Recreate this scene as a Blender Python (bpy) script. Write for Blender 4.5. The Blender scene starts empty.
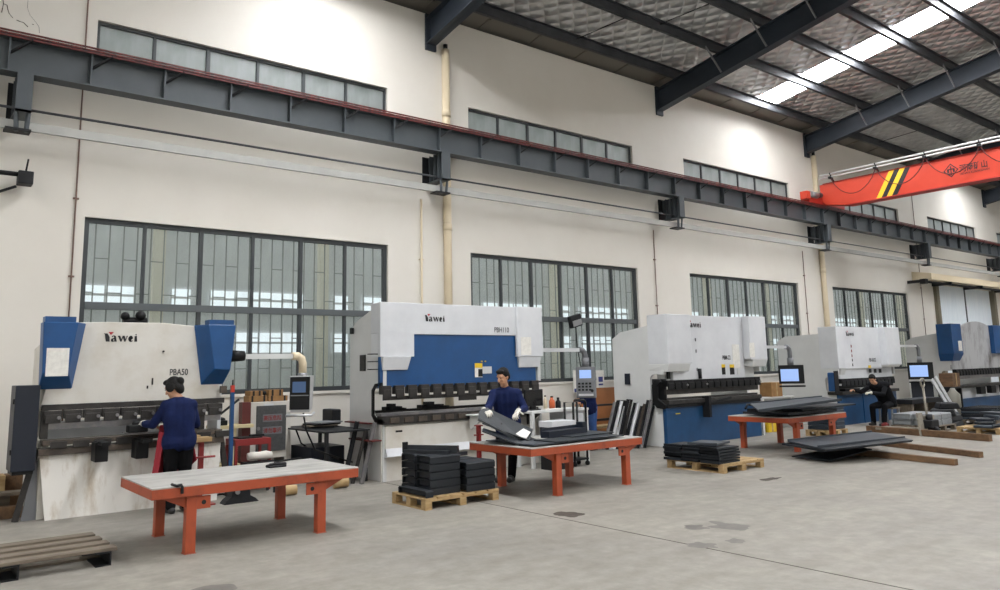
import bpy, bmesh, math, random
from mathutils import Vector, Matrix, noise
random.seed(7)
SC = bpy.context.scene
COL = SC.collection
PI = math.pi

# ------------------------------------------------------------------ camera (fitted to the photograph's vanishing points)
F_PX, CY_PX = 764.78, 254.0
YAW, PITCH, ROLL, CAM_H = 0.670106, 0.148419, -0.021961, 1.7
_fwd = Vector((math.sin(YAW)*math.cos(PITCH), math.cos(YAW)*math.cos(PITCH), math.sin(PITCH)))
_r0 = Vector((math.cos(YAW), -math.sin(YAW), 0)); _u0 = _r0.cross(_fwd)
_right = _r0*math.cos(ROLL) + _u0*math.sin(ROLL)
_up = -_r0*math.sin(ROLL) + _u0*math.cos(ROLL)
CAMP = Vector((0, 0, CAM_H))
def ray(x, y): return _right*((x-500)/F_PX) - _up*((y-CY_PX)/F_PX) + _fwd
def onY(x, y, Y):
    d = ray(x, y); return CAMP + d*(Y/d.y)
def onX(x, y, X):
    d = ray(x, y); return CAMP + d*(X/d.x)
def onZ(x, y, z=0.0):
    d = ray(x, y); return CAMP + d*((z-CAM_H)/d.z)
cam_d = bpy.data.cameras.new('camera'); cam = bpy.data.objects.new('camera', cam_d); COL.objects.link(cam)
cam_d.sensor_fit = 'HORIZONTAL'; cam_d.sensor_width = 36.0; cam_d.lens = F_PX/1000*36
cam_d.shift_x = 0; cam_d.shift_y = (CY_PX-295)/1000
cam_d.clip_end = 300
mw = Matrix((( _right.x, _up.x, -_fwd.x, 0), (_right.y, _up.y, -_fwd.y, 0), (_right.z, _up.z, -_fwd.z, CAM_H), (0, 0, 0, 1)))
cam.matrix_world = mw
SC.camera = cam

# ------------------------------------------------------------------ materials
def lin(c):
    if isinstance(c, str):
        c = c.lstrip('#'); c = [int(c[i:i+2], 16) for i in (0, 2, 4)]
    r = []
    for v in c:
        v = v/255.0
        r.append(v/12.92 if v <= .04045 else ((v+.055)/1.055)**2.4)
    return (*r, 1.0)
MATS = {}
def mat(name, col, rough=.5, metal=0.0, col2=None, scale=4.0, mix=.5, bump=0.0, bscale=60.0, emit=None, stretch=None, spec=.5, detail=6.0, lo=.35, hi=.65):
    if name in MATS: return MATS[name]
    m = bpy.data.materials.new(name); m.use_nodes = True
    nt = m.node_tree; b = nt.nodes['Principled BSDF']
    b.inputs['Base Color'].default_value = lin(col)
    b.inputs['Roughness'].default_value = rough; b.inputs['Metallic'].default_value = metal
    b.inputs['Specular IOR Level'].default_value = spec
    tc = None
    if col2 or bump:
        tc = nt.nodes.new('ShaderNodeTexCoord'); mp = nt.nodes.new('ShaderNodeMapping')
        nt.links.new(tc.outputs['Object'], mp.inputs['Vector'])
        if stretch: mp.inputs['Scale'].default_value = stretch
    if col2:
        n = nt.nodes.new('ShaderNodeTexNoise'); n.inputs['Scale'].default_value = scale; n.inputs['Detail'].default_value = detail
        n.inputs['Roughness'].default_value = .65
        rp = nt.nodes.new('ShaderNodeValToRGB'); rp.color_ramp.elements[0].position = lo; rp.color_ramp.elements[1].position = hi
        rp.color_ramp.elements[0].color = lin(col); rp.color_ramp.elements[1].color = lin(col2)
        nt.links.new(mp.outputs['Vector'], n.inputs['Vector']); nt.links.new(n.outputs['Fac'], rp.inputs['Fac'])
        nt.links.new(rp.outputs['Color'], b.inputs['Base Color'])
    if bump:
        n2 = nt.nodes.new('ShaderNodeTexNoise'); n2.inputs['Scale'].default_value = bscale; n2.inputs['Detail'].default_value = 5
        bp = nt.nodes.new('ShaderNodeBump'); bp.inputs['Strength'].default_value = bump; bp.inputs['Distance'].default_value = .02
        nt.links.new(mp.outputs['Vector'], n2.inputs['Vector']); nt.links.new(n2.outputs['Fac'], bp.inputs['Height'])
        nt.links.new(bp.outputs['Normal'], b.inputs['Normal'])
    if emit:
        b.inputs['Emission Color'].default_value = lin(emit[0]); b.inputs['Emission Strength'].default_value = emit[1]
    MATS[name] = m
    return m

# ------------------------------------------------------------------ mesh builder
class MB:
    def __init__(s): s.bm = bmesh.new()
    def box(s, x0, x1, y0, y1, z0, z1, M=None, bev=0.0):
        if x0 > x1: x0, x1 = x1, x0
        if y0 > y1: y0, y1 = y1, y0
        if z0 > z1: z0, z1 = z1, z0
        c = [(x0,y0,z0),(x1,y0,z0),(x1,y1,z0),(x0,y1,z0),(x0,y0,z1),(x1,y0,z1),(x1,y1,z1),(x0,y1,z1)]
        v = [s.bm.verts.new(M @ Vector(p) if M else p) for p in c]
        fs = [s.bm.faces.new([v[i] for i in f]) for f in ((0,3,2,1),(4,5,6,7),(0,1,5,4),(1,2,6,5),(2,3,7,6),(3,0,4,7))]
        if bev:
            es = list({e for f in fs for e in f.edges})
            bmesh.ops.bevel(s.bm, geom=es, offset=bev, segments=2, affect='EDGES', profile=.5)
        return s
    def hexa(s, pts):          # 8 points: bottom loop then top loop
        v = [s.bm.verts.new(p) for p in pts]
        for f in ((0,3,2,1),(4,5,6,7),(0,1,5,4),(1,2,6,5),(2,3,7,6),(3,0,4,7)): s.bm.faces.new([v[i] for i in f])
        return s
    def quad(s, *pts):
        s.bm.faces.new([s.bm.verts.new(p) for p in pts]); return s
    def prism(s, poly, fn, d0, d1):     # poly: 2-D outline, fn(u, v, d) -> point
        a = [s.bm.verts.new(fn(u, v, d0)) for u, v in poly]; b = [s.bm.verts.new(fn(u, v, d1)) for u, v in poly]
        n = len(poly)
        s.bm.faces.new(a); s.bm.faces.new(list(reversed(b)))
        for i in range(n):
            j = (i+1) % n
            s.bm.faces.new([a[j], a[i], b[i], b[j]])
        return s
    def px(s, poly, x0, x1): return s.prism(poly, lambda u, v, d: (d, u, v), x0, x1)     # outline in Y,Z pulled along X
    def py(s, poly, y0, y1): return s.prism(poly, lambda u, v, d: (u, d, v), y0, y1)     # outline in X,Z pulled along Y
    def pz(s, poly, z0, z1): return s.prism(poly, lambda u, v, d: (u, v, d), z0, z1)     # outline in X,Y pulled along Z
    def beam(s, p0, p1, w, h, up=(0,0,1)):   # rectangular bar from p0 to p1
        p0, p1 = Vector(p0), Vector(p1); d = (p1-p0).normalized(); u = Vector(up)
        sd = d.cross(u)
        if sd.length < 1e-4: sd = d.cross(Vector((1,0,0)))
        sd.normalize(); u = sd.cross(d)
        o = [(-w/2,-h/2),(w/2,-h/2),(w/2,h/2),(-w/2,h/2)]
        a = [s.bm.verts.new(p0+sd*x+u*y) for x, y in o]; b = [s.bm.verts.new(p1+sd*x+u*y) for x, y in o]
        s.bm.faces.new(a); s.bm.faces.new(list(reversed(b)))
        for i in range(4):
            j = (i+1) % 4; s.bm.faces.new([a[j], a[i], b[i], b[j]])
        return s
    def tube(s, path, r, n=10, closed=False):
        path = [Vector(p) for p in path]; rings = []
        for i, p in enumerate(path):
            t = (path[min(i+1, len(path)-1)] - path[max(i-1, 0)]).normalized()
            ref = Vector((0,0,1)) if abs(t.z) < .9 else Vector((1,0,0))
            a = t.cross(ref).normalized(); b = a.cross(t)
            rr = r[i] if isinstance(r, (list, tuple)) else r
            rings.append([s.bm.verts.new(p + a*math.cos(2*PI*k/n)*rr + b*math.sin(2*PI*k/n)*rr) for k in range(n)])
        for q, w in zip(rings, rings[1:]):
            for k in range(n):
                f = s.bm.faces.new([q[k], q[(k+1) % n], w[(k+1) % n], w[k]]); f.smooth = True
        s.bm.faces.new(list(reversed(rings[0]))); s.bm.faces.new(rings[-1])
        return s
    def sph(s, c, r, seg=14, M=None):
        r = Vector(r) if isinstance(r, (tuple, list, Vector)) else Vector((r, r, r))
        m = Matrix.Translation(Vector(c)) @ (M.to_4x4() if M else Matrix.Identity(4)) @ Matrix.Diagonal((*r, 1))
        g = bmesh.ops.create_uvsphere(s.bm, u_segments=seg, v_segments=max(6, seg*2//3), radius=1, matrix=m)
        for v in g['verts']:
            for f in v.link_faces: f.smooth = True
        return s
    def cap(s, p0, p1, r0, r1=None, seg=12):   # tapered capsule, one closed piece
        r1 = r0 if r1 is None else r1
        p0, p1 = Vector(p0), Vector(p1); d = p1-p0; L = d.length
        if L < 1e-5: return s.sph(p0, max(r0, r1), seg)
        d /= L; path = []; rad = []
        for k in range(5):
            a = PI/2*(1-k/4.0)*.985; path.append(p0 - d*r0*math.sin(a)); rad.append(max(r0*math.cos(a), 1e-4))
        for k in range(5):
            a = PI/2*(k/4.0)*.985; path.append(p1 + d*r1*math.sin(a)); rad.append(max(r1*math.cos(a), 1e-4))
        return s.tube(path, rad, seg)
    def flat_poly(s, pts):
        s.bm.faces.new([s.bm.verts.new(p) for p in pts]); return s
    def build(s, name, m, parent=None, bev=0.0, seg=1, base=True, smooth=False):
        bm = s.bm
        bmesh.ops.recalc_face_normals(bm, faces=bm.faces)
        if bev:
            es = [e for e in bm.edges if len(e.link_faces) == 2 and e.calc_face_angle(0) > .6]
            bmesh.ops.bevel(bm, geom=es, offset=bev, segments=seg, affect='EDGES', profile=.5, clamp_overlap=True)
        if smooth:
            for f in bm.faces: f.smooth = True
        me = bpy.data.meshes.new(name)
        xs = [v.co.x for v in bm.verts]; ys = [v.co.y for v in bm.verts]; zs = [v.co.z for v in bm.verts]
        org = Vector(((min(xs)+max(xs))/2, (min(ys)+max(ys))/2, min(zs)))
        bmesh.ops.translate(bm, verts=bm.verts, vec=-org)
        bm.to_mesh(me); bm.free()
        me.materials.append(m if not isinstance(m, str) else MATS[m])
        o = bpy.data.objects.new(name, me); COL.objects.link(o)
        if parent is not None:
            o.parent = parent; o.location = org - wloc(parent)
        else: o.location = org
        return o
def wloc(o):
    p = Vector(o.location)
    while o.parent: o = o.parent; p += Vector(o.location)
    return p
def tag(o, label=None, cat=None, group=None, kind=None):
    if label: o['label'] = label
    if cat: o['category'] = cat
    if group: o['group'] = group
    if kind: o['kind'] = kind
    return o
def thing(name, loc, label, cat, group=None):
    o = bpy.data.objects.new(name, None); COL.objects.link(o); o.location = loc; o.empty_display_size = .2
    return tag(o, label, cat, group)
def struct(o): o['kind'] = 'structure'; return o
def dup(root, loc, label=None, rz=None, group=None):
    r = root.copy(); COL.objects.link(r); r.location = loc
    if rz is not None: r.rotation_euler = (0, 0, rz)
    if label: r['label'] = label
    if group: r['group'] = group
    for ch in list(root.children):
        c = ch.copy(); COL.objects.link(c); c.parent = r
        for g in list(ch.children):
            d = g.copy(); COL.objects.link(d); d.parent = c
    return r
def text(body, size, fn, m, name, parent, bold=.0, lift=.002, xs=1.0):
    """lettering as a thin mesh; fn(u, v) -> point on the surface"""
    c = bpy.data.curves.new('t', 'FONT'); c.body = body; c.size = size; c.offset = bold*size
    o = bpy.data.objects.new('t', c); COL.objects.link(o); bpy.context.view_layer.update()
    me = bpy.data.meshes.new_from_object(o.evaluated_get(bpy.context.evaluated_depsgraph_get()))
    COL.objects.unlink(o); bpy.data.objects.remove(o)
    b = MB(); b.bm.from_mesh(me); bpy.data.meshes.remove(me)
    for v in b.bm.verts: v.co = Vector(fn(v.co.x*xs, v.co.y))
    return b.build(name, m, parent)
YA = {   # letters of the maker's mark, unit cap height
 'Y': [[(0,1.02),(.1,.98),(.38,.98),(.47,.82),(.64,.56),(.66,0),(.24,0),(.27,.46),(.1,.86)]],
 'a': [[(.86,.58),(.9,.68),(1.02,.74),(1.2,.74),(1.32,.66),(1.36,.5),(1.36,.06),(1.45,0),(1.18,0),(1.16,.55),(1.1,.64),(1.02,.63),(1.0,.54),(.9,.54)],
       [(.78,.2),(.84,.34),(1.0,.42),(1.18,.44),(1.18,.34),(1.04,.28),(1.02,.16),(1.1,.1),(1.17,.14),(1.17,.05),(1.05,-.02),(.9,-.02),(.8,.06)]],
 'w': [[(1.52,.72),(1.8,.72),(1.96,.3),(2.06,.72),(2.3,.72),(2.44,.3),(2.56,.62),(2.52,.72),(2.66,.72),(2.42,0),(2.28,0),(2.12,.44),(1.98,0),(1.84,0)]],
 'e': [[(3.24,.38),(3.0,.38),(3.0,.48),(3.06,.48),(3.06,.6),(3.0,.66),(2.94,.6),(2.92,.4),(2.96,.22),(3.08,.12),(3.22,.16),(3.24,.12),(3.14,.0),(2.98,-.03),(2.82,.04),(2.72,.2),(2.71,.44),(2.8,.62),(2.94,.73),(3.1,.72),(3.22,.58)]],
 'i': [[(3.42,.68),(3.68,.72),(3.68,.06),(3.74,0),(3.4,0),(3.46,.06),(3.46,.6)],[(3.48,.86),(3.56,.95),(3.66,.92),(3.68,.84),(3.6,.78),(3.5,.8)]]}
def yawei(x, z, y, h, parent):
    b = MB()
    for polys in YA.values():
        for p in polys: b.flat_poly([(x+u*h, y, z+v*h) for u, v in p])
    bmesh.ops.triangulate(b.bm, faces=b.bm.faces)
    lg = b.build('logo_lettering', M_ink, parent)
    t = MB().flat_poly([(x+.48*h, y, z+1.16*h), (x+1.1*h, y, z+1.16*h), (x+.76*h, y, z+.78*h)]).build('logo_triangle', M_logored, lg)
M_ink = mat('black lettering', '#16161a', .5)
M_logored = mat('red logo', '#a3202e', .5)
# ------------------------------------------------------------------ setting materials
def wall_mat():
    m = mat('painted plaster wall', '#dcd8cf', .55, 0, '#d5d0c6', .6, bump=.12, bscale=3.0, lo=.3, hi=.7, spec=.35)
    return m
M_wall = wall_mat()
M_frame = mat('dark grey window frame', '#3a3e40', .5, .2)
M_steel = mat('grey painted steel', '#42484c', .5, .1, '#4b5155', 1.2)
M_raft = mat('dark slate painted steel', '#252c35', .5, .1, '#2d353f', 1.0)
M_purlin = mat('dark grey galvanised purlin', '#4a4c4f', .5, .4, '#3c3e42', 2.0)
M_galv = mat('pale galvanised steel', '#9a9c9c', .4, .5, '#8c8e90', 3.0)
M_lite = mat('pale grey painted steel', '#a9a9a4', .5, .1, '#9c9c98', 2.0)
M_pipe = mat('cream plastic pipe', '#d2c3a6', .45)
M_rust = mat('rusty red conductor bar', '#6b2420', .6, .1, '#3a1a18', 8.0)
M_dark = mat('near black metal', '#131416', .55, .0, '#1a1b1e', 6.0, spec=.3)
M_black = mat('black plastic', '#0a0b0c', .55, spec=.3)
M_white = mat('white painted sheet metal', '#cfd1d3', .42, 0, '#c3c5c8', 1.5)
M_seal = mat('brown cable', '#6d5348', .6)

# floor: worn concrete with big soft patches and fine speckle
def floor_mat():
    m = bpy.data.materials.new('worn concrete floor'); m.use_nodes = True; nt = m.node_tree; b = nt.nodes['Principled BSDF']
    N = nt.nodes.new; L = nt.links.new
    tc = N('ShaderNodeTexCoord')
    n1 = N('ShaderNodeTexNoise'); n1.inputs['Scale'].default_value = .55; n1.inputs['Detail'].default_value = 8; n1.inputs['Roughness'].default_value = .68
    n2 = N('ShaderNodeTexNoise'); n2.inputs['Scale'].default_value = 5.0; n2.inputs['Detail'].default_value = 8; n2.inputs['Roughness'].default_value = .7
    mp = N('ShaderNodeMapping'); mp.inputs['Scale'].default_value = (.35, 1.6, 1); mp.inputs['Rotation'].default_value = (0,0,.3)
    n3 = N('ShaderNodeTexNoise'); n3.inputs['Scale'].default_value = 3.0; n3.inputs['Detail'].default_value = 6
    L(tc.outputs['Object'], n1.inputs['Vector']); L(tc.outputs['Object'], n2.inputs['Vector']); L(tc.outputs['Object'], mp.inputs['Vector']); L(mp.outputs['Vector'], n3.inputs['Vector'])
    r1 = N('ShaderNodeValToRGB'); r1.color_ramp.elements[0].position = .32; r1.color_ramp.elements[1].position = .68
    r1.color_ramp.elements[0].color = lin('#8c8881'); r1.color_ramp.elements[1].color = lin('#9d998f')
    r2 = N('ShaderNodeValToRGB'); r2.color_ramp.elements[0].position = .3; r2.color_ramp.elements[1].position = .7
    r2.color_ramp.elements[0].color = lin('#b8b6b2'); r2.color_ramp.elements[1].color = lin('#ffffff')
    r3 = N('ShaderNodeValToRGB'); r3.color_ramp.elements[0].position = .3; r3.color_ramp.elements[1].position = .62
    r3.color_ramp.elements[0].color = lin('#cfccc6'); r3.color_ramp.elements[1].color = lin('#ffffff')
    L(n1.outputs['Fac'], r1.inputs['Fac']); L(n2.outputs['Fac'], r2.inputs['Fac']); L(n3.outputs['Fac'], r3.inputs['Fac'])
    m1 = N('ShaderNodeMixRGB'); m1.blend_type = 'MULTIPLY'; m1.inputs['Fac'].default_value = .8
    m2 = N('ShaderNodeMixRGB'); m2.blend_type = 'MULTIPLY'; m2.inputs['Fac'].default_value = .4
    L(r1.outputs['Color'], m1.inputs['Color1']); L(r2.outputs['Color'], m1.inputs['Color2'])
    L(m1.outputs['Color'], m2.inputs['Color1']); L(r3.outputs['Color'], m2.inputs['Color2'])
    L(m2.outputs['Color'], b.inputs['Base Color'])
    rr = N('ShaderNodeMapRange'); rr.inputs['To Min'].default_value = .42; rr.inputs['To Max'].default_value = .7
    L(n2.outputs['Fac'], rr.inputs['Value']); L(rr.outputs['Result'], b.inputs['Roughness'])
    b.inputs['Specular IOR Level'].default_value = .4
    bp = N('ShaderNodeBump'); bp.inputs['Strength'].default_value = .12; bp.inputs['Distance'].default_value = .01
    L(n2.outputs['Fac'], bp.inputs['Height']); L(bp.outputs['Normal'], b.inputs['Normal'])
    MATS['floor'] = m
    return m
M_floor = floor_mat()
floor = struct(MB().box(-14, 52, -8, 22, -.2, 0).build('floor', M_floor))
M_joint = mat('dark floor joint', '#4a463f', .9)
b = MB()
for jx in (6.1,):
    b.box(jx-.009, jx+.009, -6, 12.9, 0, .0015)
b.build('floor_joint', M_joint, floor)
M_stain = mat('damp grey stain', '#5d5a55', .55, 0, '#6a6660', 8)
M_patch = mat('brown floor patch', '#4d4439', .8, 0, '#2f2a25', 14)
def stain(px, py, rx, ry, m, seed, z=.002):
    c = onZ(px, py); rnd = random.Random(seed); b = MB(); n = 26; pts = []
    for k in range(n):
        a = 2*PI*k/n; q = .75+.5*noise.noise(Vector((math.cos(a)*1.6+seed*3.1, math.sin(a)*1.6, seed)))
        pts.append((c.x+math.cos(a)*rx*q, c.y+math.sin(a)*ry*q, z))
    b.flat_poly(pts); b.build('floor_stain', m, floor)
stain(568, 514.5, .21, .21, M_patch, 1)
stain(729, 526, .24, .30, M_stain, 2); stain(696, 527.5, .16, .17, M_stain, 3); stain(702, 545.5, .17, .22, M_stain, 4); stain(736, 541, .12, .12, M_stain, 5)
stain(770, 479, .30, .12, M_patch, 6); stain(215, 590, .25, .2, M_stain, 8)

# ------------------------------------------------------------------ back wall with openings
WY = 13.0
WIN = [(2.17, 7.5), (9.5, 14.76), (16.86, 22.25), (24.35, 29.78)]
UPX = [(-5.3, 0.05), (2.19, 7.48), (9.5, 14.78), (16.88, 22.16), (24.4, 29.68), (32.2, 37.0), (39.4, 44.5)]
LZ0, LZ1, UZ0, UZ1 = 1.37, 4.15, 6.17, 7.37
EAVE = 9.24
openings = [(a, c, LZ0, LZ1) for a, c in WIN] + [(a, c, UZ0, UZ1) for a, c in UPX] + [(32.25, 37.9, 0.0, 4.6)]
xs = sorted({-14.0, 52.0} | {v for o in openings for v in o[:2]}); zs = sorted({0.0, EAVE} | {v for o in openings for v in o[2:]})
b = MB()
def inside(x, z): return any(a < x < c and lo < z < hi for a, c, lo, hi in openings)
for i in range(len(xs)-1):
    k = 0
    while k < len(zs)-1:
        xm = (xs[i]+xs[i+1])/2
        if inside(xm, (zs[k]+zs[k+1])/2): k += 1; continue
        k2 = k
        while k2+1 < len(zs)-1 and not inside(xm, (zs[k2+1]+zs[k2+2])/2): k2 += 1
        for y in (WY, WY+.25):
            b.quad((xs[i], y, zs[k]), (xs[i+1], y, zs[k]), (xs[i+1], y, zs[k2+1]), (xs[i], y, zs[k2+1]))
        k = k2+1
for a, c, lo, hi in openings:
    y0, y1 = WY, WY+.25
    b.quad((a,y0,lo),(a,y1,lo),(a,y1,hi),(a,y0,hi)); b.quad((c,y0,lo),(c,y1,lo),(c,y1,hi),(c,y0,hi))
    b.quad((a,y0,lo),(c,y0,lo),(c,y1,lo),(a,y1,lo)); b.quad((a,y0,hi),(c,y0,hi),(c,y1,hi),(a,y1,hi))
b.quad((-14,WY,EAVE),(52,WY,EAVE),(52,WY+.25,EAVE),(-14,WY+.25,EAVE))
bmesh.ops.remove_doubles(b.bm, verts=b.bm.verts, dist=1e-4)
wall_back = struct(b.build('wall_back', M_wall))
# cracks in the plaster high on the left
M_crack = mat('plaster crack', '#4c4740', .9)
def crack(pts, w=.012):
    b = MB()
    P3 = [onY(x, y, WY-.003) for x, y in pts]
    for p, q in zip(P3, P3[1:]): b.beam(p, q, .004, w*random.uniform(.6, 1.5), up=(0,-1,0)) if False else b.beam(p, q, w*random.uniform(.6, 1.4), .004, up=(0,-1,0))
    b.build('wall_crack', M_crack, wall_back)
crack([(3, 0), (3.4, 4), (2.6, 8), (1.6, 12.5)]); crack([(3.4, 3.6), (7, 5), (8, 10), (9.2, 13.5), (13, 18)], .01)
crack([(16.5, 20), (20, 21.5), (23.5, 22.5), (28, 27)]); crack([(32, 24), (34, 24.8)]); crack([(36.5, 23), (39, 27), (39.4, 33)], .006); crack([(28,0),(27.5,8),(30,15),(36.5,23)], .003)

# ------------------------------------------------------------------ windows
def glass_mat(name, tint, refl_rough, opaque):
    m = bpy.data.materials.new(name); m.use_nodes = True; nt = m.node_tree; nt.nodes.clear(); N = nt.nodes.new; L = nt.links.new
    out = N('ShaderNodeOutputMaterial'); tr = N('ShaderNodeBsdfTransparent'); tr.inputs['Color'].default_value = lin(tint)
    df = N('ShaderNodeBsdfPrincipled'); df.inputs['Base Color'].default_value = lin('#a2a7a7'); df.inputs['Roughness'].default_value = .5
    gl = N('ShaderNodeBsdfGlossy'); gl.inputs['Roughness'].default_value = refl_rough; gl.inputs['Color'].default_value = (.9,.9,.9,1)
    fr = N('ShaderNodeFresnel'); fr.inputs['IOR'].default_value = 1.5
    tc = N('ShaderNodeTexCoord'); mp = N('ShaderNodeMapping'); mp.inputs['Scale'].default_value = (1.2, 1, .5)
    n = N('ShaderNodeTexNoise'); n.inputs['Scale'].default_value = 2.5; n.inputs['Detail'].default_value = 5
    rp = N('ShaderNodeMapRange'); rp.inputs['From Min'].default_value = .35; rp.inputs['From Max'].default_value = .7
    rp.inputs['To Min'].default_value = opaque*.75; rp.inputs['To Max'].default_value = min(1, opaque*1.25)
    L(tc.outputs['Object'], mp.inputs['Vector']); L(mp.outputs['Vector'], n.inputs['Vector']); L(n.outputs['Fac'], rp.inputs['Value'])
    m1 = N('ShaderNodeMixShader'); m2 = N('ShaderNodeMixShader')
    ge = N('ShaderNodeNewGeometry'); mm = N('ShaderNodeMath'); mm.operation = 'SUBTRACT'; mm.inputs[0].default_value = 1.0; mu = N('ShaderNodeMath'); mu.operation = 'MULTIPLY'
    L(ge.outputs['Backfacing'], mm.inputs[1]); L(mm.outputs[0], mu.inputs[0]); L(fr.outputs[0], mu.inputs[1])
    L(rp.outputs['Result'], m1.inputs['Fac']); L(tr.outputs[0], m1.inputs[1]); L(df.outputs[0], m1.inputs[2])
    L(mu.outputs[0], m2.inputs['Fac']); L(m1.outputs[0], m2.inputs[1]); L(gl.outputs[0], m2.inputs[2]); L(m2.outputs[0], out.inputs[0])
    return m
M_glass = glass_mat('dusty window glass', '#eff1ed', .04, .13)
M_frost = glass_mat('dirty frosted glass', '#c9cfc9', .45, .5)
M_bar = mat('grey window bar', '#8a908d', .5, .2)
M_tran = mat('mid grey transom', '#565b5d', .5, .2)
def window(name, a, c, lo, hi, cols, transoms, glass, bars, y=WY+.10, ft=.075):
    root = struct(thing(name, ((a+c)/2, y, lo), None, None))
    b = MB()
    b.box(a, c, y-.04, y+.04, hi-ft, hi).box(a, c, y-.04, y+.04, lo, lo+ft).box(a, a+ft, y-.04, y+.04, lo+ft, hi-ft).box(c-ft, c, y-.04, y+.04, lo+ft, hi-ft)
    b.build('window_frame', M_frame, root)
    xsx = [a+(c-a)*k/cols for k in range(cols+1)]
    for k in range(1, cols):
        w = .024 if (k % 2) else .032
        MB().box(xsx[k]-w, xsx[k]+w, y-.035, y+.035, lo+ft, hi-ft).build('mullion', M_frame, root)
    zsz = [lo]+list(transoms)+[hi]
    for z in transoms: MB().box(a+ft, c-ft, y-.05, y+.05, z-.055, z+.055).build('transom', M_tran, root)
    for i in range(cols):
        for j in range(len(zsz)-1):
            MB().box(xsx[i]+.03, xsx[i+1]-.03, y-.006, y+.006, zsz[j]+.04, zsz[j+1]-.04).build('window_pane', glass, root)
    if bars:
        g = MB(); n = int((c-a)/.2); rnd = random.Random(3)
        yb = y+.14
        for k in range(n+1):
            x = a+(c-a)*k/n; g.box(x-.009, x+.009, yb-.009, yb+.009, lo, hi)
        for k in range(n):
            x0, x1 = a+(c-a)*k/n, a+(c-a)*(k+1)/n
            for z in ((lo+.95, lo+2.18) if k % 2 else (lo+.42, lo+1.64)):
                g.box(x0, x1, yb-.008, yb+.008, z-.008, z+.008)
        g.build('security_bars', M_bar, root)
    return root
for k, (a, c) in enumerate(WIN): window('window_%d' % (k+1), a, c, LZ0, LZ1, 6, (2.79,), M_glass, True)
for k, (a, c) in enumerate(UPX): window('window_%d' % (k+5), a, c, UZ0, UZ1, 6, (), M_frost, False, ft=.05)
# sills
for k, (a, c) in enumerate(WIN):
    struct(MB().box(a-.03, c+.03, WY-.03, WY+.06, LZ0-.05, LZ0).build('trim_%d' % (k+1), M_wall))

# ------------------------------------------------------------------ the building beyond the windows
M_fac = mat('neighbour facade render', '#e8eaeb', .8, 0, '#dddfe0', 1.0)
M_facglass = mat('neighbour sky glow glass', '#dfe9f2', .3, emit=('#eaf2ff', 1.25))  # glow stands in for sky reflected in the neighbour's panes
M_faccol = mat('cream facade column', '#f1ead6', .8)
M_green = mat('green fence mesh', '#8fb39b', .8, 0, '#7aa287', 5)
nb = struct(MB().box(-10, 60, 21.0, 21.3, 0, 11).build('wall_neighbour', M_fac))
k = 0
k = 0
while k < 15:
    xc = -8.55+4.6*k; k += 1
    MB().box(xc-.14, xc+.14, 20.8, 21.0, 0, 9).build('facade_column', M_faccol, nb)
    for x0_, x1_ in ((xc+.35, xc+.85), (xc+1.35, xc+4.05)):
        for z0, z1 in ((2.28, 2.82), (3.50, 3.95)):
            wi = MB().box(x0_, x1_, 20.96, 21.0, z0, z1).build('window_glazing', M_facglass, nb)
            g = MB().box(x0_, x1_, 20.94, 20.96, (z0+z1)/2-.03, (z0+z1)/2+.03); q = x0_
            while q < x1_-.05: g.box(q-.02, q+.02, 20.94, 20.96, z0, z1); q += .68
            g.build('window_grid', M_fac, wi)
tag(MB().box(-8, 56, 17.5, 17.53, 0, 1.05).build('yard_fence', M_green), 'low green mesh fence in the yard outside the long windows', 'fence')
M_lean = mat('grey canopy sheet', '#8d9296', .6)

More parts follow.
